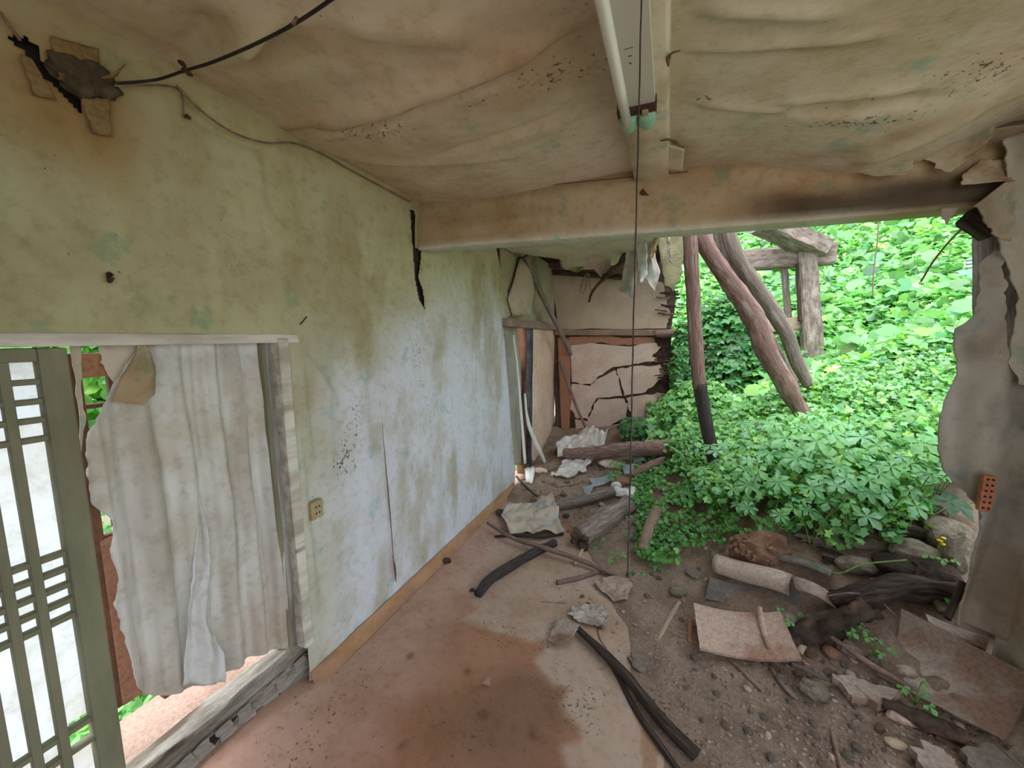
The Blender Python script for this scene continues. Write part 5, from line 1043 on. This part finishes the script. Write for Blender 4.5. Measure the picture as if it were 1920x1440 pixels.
def cloud(name, P, Nm, size, shape, col, label, cup=-.25, cat='foliage', parent=None, group=None, kind='stuff', mat=None):
    P = np.asarray(P); n = len(P); Nm = Nm/np.linalg.norm(Nm, axis=1)[:, None]
    r = RNG.standard_normal((n, 3)); t = np.cross(Nm, r); t /= np.linalg.norm(t, axis=1)[:, None]; b = np.cross(Nm, t)
    sh = np.array([(0, 0)]+list(shape)); z = cup*(sh**2).sum(1)*.5
    z = z+np.where(np.abs(sh[:, 0]) > .25, .12, 0)
    V = P[:, None]+size[:, None, None]*(sh[None, :, 0, None]*t[:, None]+sh[None, :, 1, None]*b[:, None]+z[None, :, None]*Nm[:, None])
    k = len(sh); m_ = k-1
    f = np.array([(0, 1+i, 1+(i+1) % m_) for i in range(m_)]); Fc = (np.arange(n)[:, None, None]*k+f[None]).reshape(-1, 3)
    C = np.repeat(col, k, axis=0)
    return mk(name, V.reshape(-1, 3), Fc, mat or leafm, parent, smooth=False, col=C, label=label, cat=cat, kind=kind, group=group)
def gcol(n, base, var=.25, yel=.12):
    b = np.array(base); v = 1+var*RNG.standard_normal((n, 1)); c = b*np.clip(v, .45, 1.7)
    y = RNG.random(n) < yel; c[y] = c[y]*np.array([1.45, 1.2, .75]); bl = RNG.random(n) < .2; c[bl] = c[bl]*np.array([.85, .97, 1.3]); return np.clip(c, 0.01, .8)
def vis(P, m_=140):
    d = P-CAM; z = d@fw; x = 960+F*(d@rt)/z; y = 720-F*(d@up)/z
    return (z > .3) & (x > -m_) & (x < 1920+m_) & (y > 330) & (y < 1440+m_), x, y
G1 = (.21, .46, .15); G2 = (.28, .58, .22)
def canopy(n, xr, yr, hfun, smin, smax, shape, base, label, name='ground_cover', tiltv=.55, var=.25, accept=None, cup=-.25, thickc=.10, lean=(0, -.45, 0), edge=None):
    x = RNG.uniform(xr[0], xr[1], n); y = RNG.uniform(yr[0], yr[1], n); z = g0(x, y)
    hh = hfun(x, y)
    P = np.stack([x, y, z+hh-np.abs(RNG.standard_normal(n))*thickc], 1); P[:, 2] = np.maximum(P[:, 2], z+.01)
    v, px, py = vis(P); v &= hh > .015
    if accept is not None: v &= accept(px, py, P)
    P = P[v]; k = len(P)
    Nm = np.array([0, 0, 1.])+np.array(lean)+tiltv*RNG.standard_normal((k, 3))
    return cloud(name, P, Nm, RNG.uniform(smin, smax, k), shape, gcol(k, base, var), label, cup=cup)
# the hillside: large leaves everywhere
def hill_ok(px, py, P): return (px > 1215)
hill_h = lambda x, y: .10+.25*vn(x*1.6, y*1.6, 31)+.08*vn(x*5, y*5, 32)
canopy(44000, (-.2, 9), (4.2, 8.5), hill_h, .038, .075, SH3, G2, 'dense bright green leaves covering the hillside behind the ruin', accept=hill_ok)
canopy(38000, (-.5, 13), (8.5, 15), hill_h, .05, .10, SH3, G2, 'far green leaves at the top of the hillside', accept=hill_ok)
canopy(2500, (.5, 9), (4.2, 12), lambda x, y: .12+hill_h(x, y), .06, .11, SHR, (.16, .36, .15), 'round pale leaves among the hillside plants', accept=hill_ok)
# the mound inside the ruin
def mound_h(x, y):
    b = sm(.05, .5, x+.25*(y-2.6)+.25*fbm(x*2.5, y*2.5, 40))*sm(2.15, 2.7, y+.2*fbm(x*3, y*3, 41)-.1*sm(1.1, .6, x))
    return b*(.16+.20*vn(x*3, y*3, 42))
def mound_ok(px, py, P):
    edge = np.interp(px, [1180, 1230, 1300, 1345, 1400, 1500, 1560, 1620, 1700, 1760, 1840, 1900], [830, 880, 960, 985, 960, 1000, 1035, 1045, 1010, 960, 900, 850])
    return (py < edge-25+120*(vn(px/38, py/60, 3)-.5)*(.3+vn(px/9, py/9, 5))) & (px > 1230+60*vn(py/60, px*0, 2)-(py > 900)*20)
canopy(36000, (-.1, 2.8), (2.2, 4.4), mound_h, .013, .034, SH3, G1, 'dense green plants growing over the rubble mound', accept=mound_ok, thickc=.12)
canopy(3000, (-.1, 2.8), (2.2, 4.4), lambda x, y: mound_h(x, y)+.03, .022, .040, SH5, (.22, .46, .20), 'lobed leaves standing out over the mound', accept=mound_ok, thickc=.06)
canopy(9000, (-.25, 1.1), (2.3, 4.6), lambda x, y: .05+.13*vn(x*6, y*6, 45)*sm(-.2, .2, x), .012, .026, SHR, (.13, .36, .09), 'small round green leaves creeping at the edge of the mound',
       accept=lambda px, py, P: (px > 1175+30*vn(py/30, py*0, 9)) & (px < 1500) & (py > 850) & (py < np.interp(px, [1175, 1250, 1300, 1420, 1500], [1080, 1075, 1030, 1000, 1010])) & (vn(px/28, py/28, 12) > .36), thickc=.03)
# climbing vine at the broken end of the back wall
def ivy(n, c, r, smin, smax, base, label, shape=SH5):
    u = RNG.standard_normal((n, 3)); u /= np.linalg.norm(u, axis=1)[:, None]; u[:, 1] = -np.abs(u[:, 1])
    R = 1+.3*fbm(u[:, 0]*3+c[0], u[:, 2]*3, 51)
    P = np.array(c)+u*np.array(r)*R[:, None]*RNG.uniform(.8, 1.02, n)[:, None]
    v, px, py = vis(P); v &= P[:, 2] > g0(P[:, 0], P[:, 1]); P = P[v]; Nm = u[v]*.7+np.array([0, -.2, .7])+.4*RNG.standard_normal((len(P), 3))
    return cloud('climbing_vine', P, Nm, RNG.uniform(smin, smax, len(P)), shape, gcol(len(P), base), label)
ivy(2600, (.62, 5.2, 1.05), (.48, .5, 1.15), .035, .075, (.09, .27, .09), 'darker climbing vine mounded against the broken end of the back wall')
ivy(1500, (.35, 4.5, .75), (.40, .35, .42), .03, .06, G1, 'leafy clump at the foot of the charred leaning pole')
ivy(500, (.14, 4.95, 1.3), (.10, .18, .55), .03, .06, (.09, .27, .09), 'vine leaves creeping over the exposed wattle edge')
ivy(260, (-.30, 4.75, .5), (.22, .2, .16), .02, .045, (.10, .30, .12), 'small leafy clump at the base of the cracked wall')
# behind the ivy: dark core so that the clump is not hollow
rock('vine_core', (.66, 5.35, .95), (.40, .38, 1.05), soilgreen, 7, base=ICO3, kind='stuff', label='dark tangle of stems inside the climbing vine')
# outside the left doors
x = RNG.uniform(-6.5, -2.2, 9000); y = RNG.uniform(-1.5, 7, 9000); hh = -.60+.25*vn(x*3, y*3, 61)+.05*RNG.standard_normal(9000)+np.where(x < -5, (-5-x)*.5, 0)
P = np.stack([x, y, hh], 1); v, px, py = vis(P); v = (P-CAM)@fw > .2; P = P[v]
cloud('ground_cover', P, np.array([.4, 0, 1.])+.5*RNG.standard_normal((len(P), 3)), RNG.uniform(.04, .09, len(P)), SHO, gcol(len(P), G2), 'bright green plants outside the left doorway')
x = RNG.uniform(-3.3, -2.0, 3500); y = RNG.uniform(.2, 2.4, 3500); P = np.stack([x, y, -.45+.45*vn(x*4, y*4, 62)+(-2-x)*.25+.08*RNG.standard_normal(3500)], 1)
cloud('ground_cover', P, np.array([.3, -.2, 1.])+.5*RNG.standard_normal((3500, 3)), RNG.uniform(.025, .05, 3500), SHO, gcol(3500, G2), 'green leaves just outside the torn hanging paper')

_c = oX(185, 715, -5.2); u_ = RNG.standard_normal((3500, 3)); u_ /= np.linalg.norm(u_, axis=1)[:, None]; P = _c+u_*np.array([.7, .9, .75])*RNG.uniform(.75, 1, 3500)[:, None]
cloud('shrub_foliage', P, u_+.5*RNG.standard_normal((3500, 3)), RNG.uniform(.05, .10, 3500), SHO, gcol(3500, (.25, .55, .14)), 'bright green shrub seen through the small brown lattice squares')
tube('shrub_trunk', [np.array([_c[0], _c[1], -.62]), _c], [.05, .03], rotwood, sides=8, n=8, rough=.2, label='trunk of the shrub outside the brown lattice door', cat='trunk')
# ---- countable plants in front, each leaf a part
def palm_leaf(name, k, w, mat, ln=1.0, span=280, teeth=0, col=(.12, .34, .12)):
    V = [(0, 0, 0)]; Fc = []
    for i in range(k):
        a = math.radians(90-span/2+span*i/(k-1)) if k > 1 else math.radians(90); L = ln*(1-.28*abs(i-(k-1)/2)/max(1, (k-1)/2))
        ca, sa = math.cos(a), math.sin(a); b = len(V)
        for (l, ww, z) in ((.30, .45*w, .03), (.62, w, .02), (.85, .6*w, -.05), (1.0, 0, -.14)):
            x, y = l*L, ww*L
            if ww: V += [(x*ca-y*sa, x*sa+y*ca, z), (x*ca+y*sa, x*sa-y*ca, z), (x*ca, x*sa, z-.04)]
            else: V += [(x*ca, x*sa, z)]
        Fc += [(0, b+2, b), (0, b+1, b+2)]
        for q in range(2): o = b+3*q; Fc += [(o, o+2, o+5, o+3), (o+2, o+1, o+4, o+5)]
        o = b+6; Fc += [(o, o+2, o+3), (o+2, o+1, o+3)]
    me = bpy.data.meshes.new(name); me.from_pydata(V, [], Fc)
    ca_ = me.color_attributes.new('Col', 'FLOAT_COLOR', 'POINT'); ca_.data.foreach_set('color', np.tile(np.array([*col, 1], np.float32), len(V)))
    me.materials.append(mat); return me
PL = [palm_leaf('leaf', 5, .26, leafm, col=(.19, .46, .18)), palm_leaf('leaf', 7, .20, leafm, col=(.16, .40, .17)), palm_leaf('leaf', 3, .36, leafm, span=170, col=(.16, .40, .11)), palm_leaf('leaf', 5, .30, leafm, col=(.22, .48, .26)), palm_leaf('leaf', 3, .42, leafm, span=200, col=(.14, .36, .12))]
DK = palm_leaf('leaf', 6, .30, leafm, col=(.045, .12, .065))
def plant(base, h, nl, size, me, lab, cat='plant', group=None, spread=.6, name='leafy_plant', lift=None):
    base = np.array(base); e = empty(name, base, lab, cat, group)
    for q in range(nl):
        a = q*2.4+random.uniform(-.4, .4); rr = spread*h*random.uniform(.35, 1) if nl > 1 else 0; hz = h*random.uniform(.55, 1.0)
        tip = np.array([math.cos(a)*rr, math.sin(a)*rr, hz]); mid = tip*np.array([.4, .4, .62])
        V_, F_, _ = tubeVF([base, base+mid, base+tip], [.0035, .0022], 5, n=6); mk('stem', V_, F_, stemm, e)
        o = bpy.data.objects.new('leaf', me); COL.objects.link(o); o.parent = e; o.location = Vector(tip); s_ = size*random.uniform(.75, 1.15); o.scale = (s_,)*3
        up_ = Vector((math.cos(a)*.35, math.sin(a)*.35-.45, 1)).normalized(); o.rotation_mode = 'QUATERNION'
        o.rotation_quaternion = up_.to_track_quat('Z', 'Y') @ Matrix.Rotation(random.uniform(-.9, .9)+math.pi, 3, 'Z').to_quaternion()
    return e
ANCH2 = [((1345, 880), 'the charred pole foot'), ((1500, 780), 'the foot of the thick crooked pole'), ((1425, 1030), 'the clay heap'), ((1720, 985), 'the dark fallen timber'), ((1765, 880), 'the torn sheet edge'), ((1580, 900), 'the middle of the leafy mound'), ((1232, 980), 'the mossy log'), ((1280, 934), 'the dark log stub'), ((1290, 995), 'the blue-black plank'), ((1178, 1060), 'the lower end of the pull cord'), ((1140, 1010), 'the split log end'), ((1590, 985), 'the dark planks under the leaves')]
def near(px, py, what):
    ds = sorted(ANCH2, key=lambda a: (a[0][0]-px)**2+(a[0][1]-py)**2); (ax, ay), nm_ = ds[0]
    dx, dy = px-ax, py-ay; d = ('right of' if dx > 0 else 'left of') if abs(dx) > abs(dy)*1.2 else ('in front of' if dy > 0 else 'behind')
    base = f"{what} {d} {nm_}"; n = SEEN.get(base, 0); SEEN[base] = n+1
    return base+(['', ', farther from it', ', farthest from it', ', outermost one'][min(n, 3)])
mp = [(1500, 880), (1555, 905), (1600, 870), (1650, 850), (1690, 900), (1470, 930), (1430, 885), (1560, 950), (1620, 930), (1700, 960), (1520, 985), (1590, 985), (1650, 975), (1440, 985), (1400, 930), (1380, 880), (1480, 840), (1560, 840), (1730, 880), (1740, 920), (1350, 935), (1420, 840)]
for k, (x, y) in enumerate(mp):
    b = oG(x, y+45, .0); sz = .10 if k < 6 else .07
    plant(b, random.uniform(.34, .44), random.randint(5, 8), sz, PL[k % 4], near(x, y, ('large' if k < 5 else 'smaller')+' finger-leaved green plant'), group='finger-leaved plants on the rubble mound')
fl = [(1210, 1040), (1245, 1010), (1180, 1015), (1190, 985), (1290, 965), (1330, 990), (1225, 1070), (1150, 1055), (1260, 1040), (1305, 945), (1360, 975), (1240, 975), (1375, 1000), (1200, 955), (1120, 1030)]
for k, (x, y) in enumerate(fl):
    plant(oG(x, y), random.uniform(.05, .12), random.randint(4, 6), random.uniform(.022, .034), PL[2 if k % 2 else 4], near(x, y, 'small three-leaved green sprout'), cat='sprout', group='three-leaved sprouts at the front edge of the mound', name='green_sprout', spread=.9)
for (x, y, lab) in ((1478, 1180, 'small pale green sprout just right of the curved tile'), (1610, 1175, 'pale sprout growing before the rotten log'), (1640, 1235, 'pale green sprout at left edge of the large tile'), (1715, 1320, 'tiny sprout on the surface edge of the large tile'), (1660, 1120, 'pale sprout standing over the dark rotten log'), (1755, 1125, 'flat pale green sprout by the mossy stick'), (1590, 1200, 'thin sprout between sticks in the rubble')):
    plant(oG(x, y, .01), .09, 4, .03, PL[2], lab, cat='sprout', name='green_sprout', spread=.8)
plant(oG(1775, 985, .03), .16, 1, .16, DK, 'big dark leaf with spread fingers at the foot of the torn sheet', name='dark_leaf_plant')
yf = plant(oG(1748, 1080, .04), .11, 3, .03, PL[2], 'slender plant with tiny yellow flowers near the post foot', name='yellow_flower_plant')
for q in range(3):
    base = oG(1748, 1080, .04); t_ = base+np.array([random.uniform(-.02, .02), 0, .17+.015*q]); V_, F_, _ = tubeVF([base, t_], [.002, .0015], 4, n=3); mk('stem', V_, F_, stemm, yf)
    V_, F_ = rockV(q, (.012, .012, .006), ICO1, .3); mk('flower', V_+t_, F_, yellow, yf)
bt = [(1150, 905), (1160, 885), (1175, 830), (1205, 815)]
for k, (x, y) in enumerate(bt):
    plant(oG(x, y, .02), .12, 5, .05, PL[4], ['low green weed right of the gutter piece', 'green weed above the gutter piece', 'ferny green weed left of the pull cord at the back wall', 'ferny green weed right of the pull cord at the back wall'][k], name='green_weed', cat='weed')
plant(oG(1388, 880, .02), .3, 7, .05, PL[3], 'tall pale weed just right of the charred pole foot', name='green_weed', cat='weed')
for k, (x, y) in enumerate([(300, 1290), (250, 1320), (265, 1350)]):
    p = oX(x, y, -2.15); plant(p-np.array([0, 0, .12]), .2, 6, .05, palm_leaf('leaf', 1, .3, leafm, col=(.16, .42, .12)), ['largest green leaf cluster outside under the hanging paper', 'green leaf cluster outside beside the lattice door stile', 'green leaf cluster low outside between stile and porch edge'][k], group='leaf clusters below the hanging paper')
tube('bramble_stem', [oG(1550, 1118, .12), oG(1590, 1112, .14), oG(1640, 1120, .13), oG(1680, 1155, .06)], .004, twigm, sides=5, n=20, label='arching dry stem over the rotten log', cat='stem')
tube('bramble_stem', [oG(1520, 1055, .14), oG(1570, 1075, .16), oG(1620, 1058, .2), oG(1700, 1050, .16)], .004, stemm, sides=5, n=20, label='arching green stem right of the clay heap', cat='stem')
print('objects', len(bpy.data.objects), 'tris', sum(len(o.data.polygons) for o in bpy.data.objects if o.type == 'MESH'))
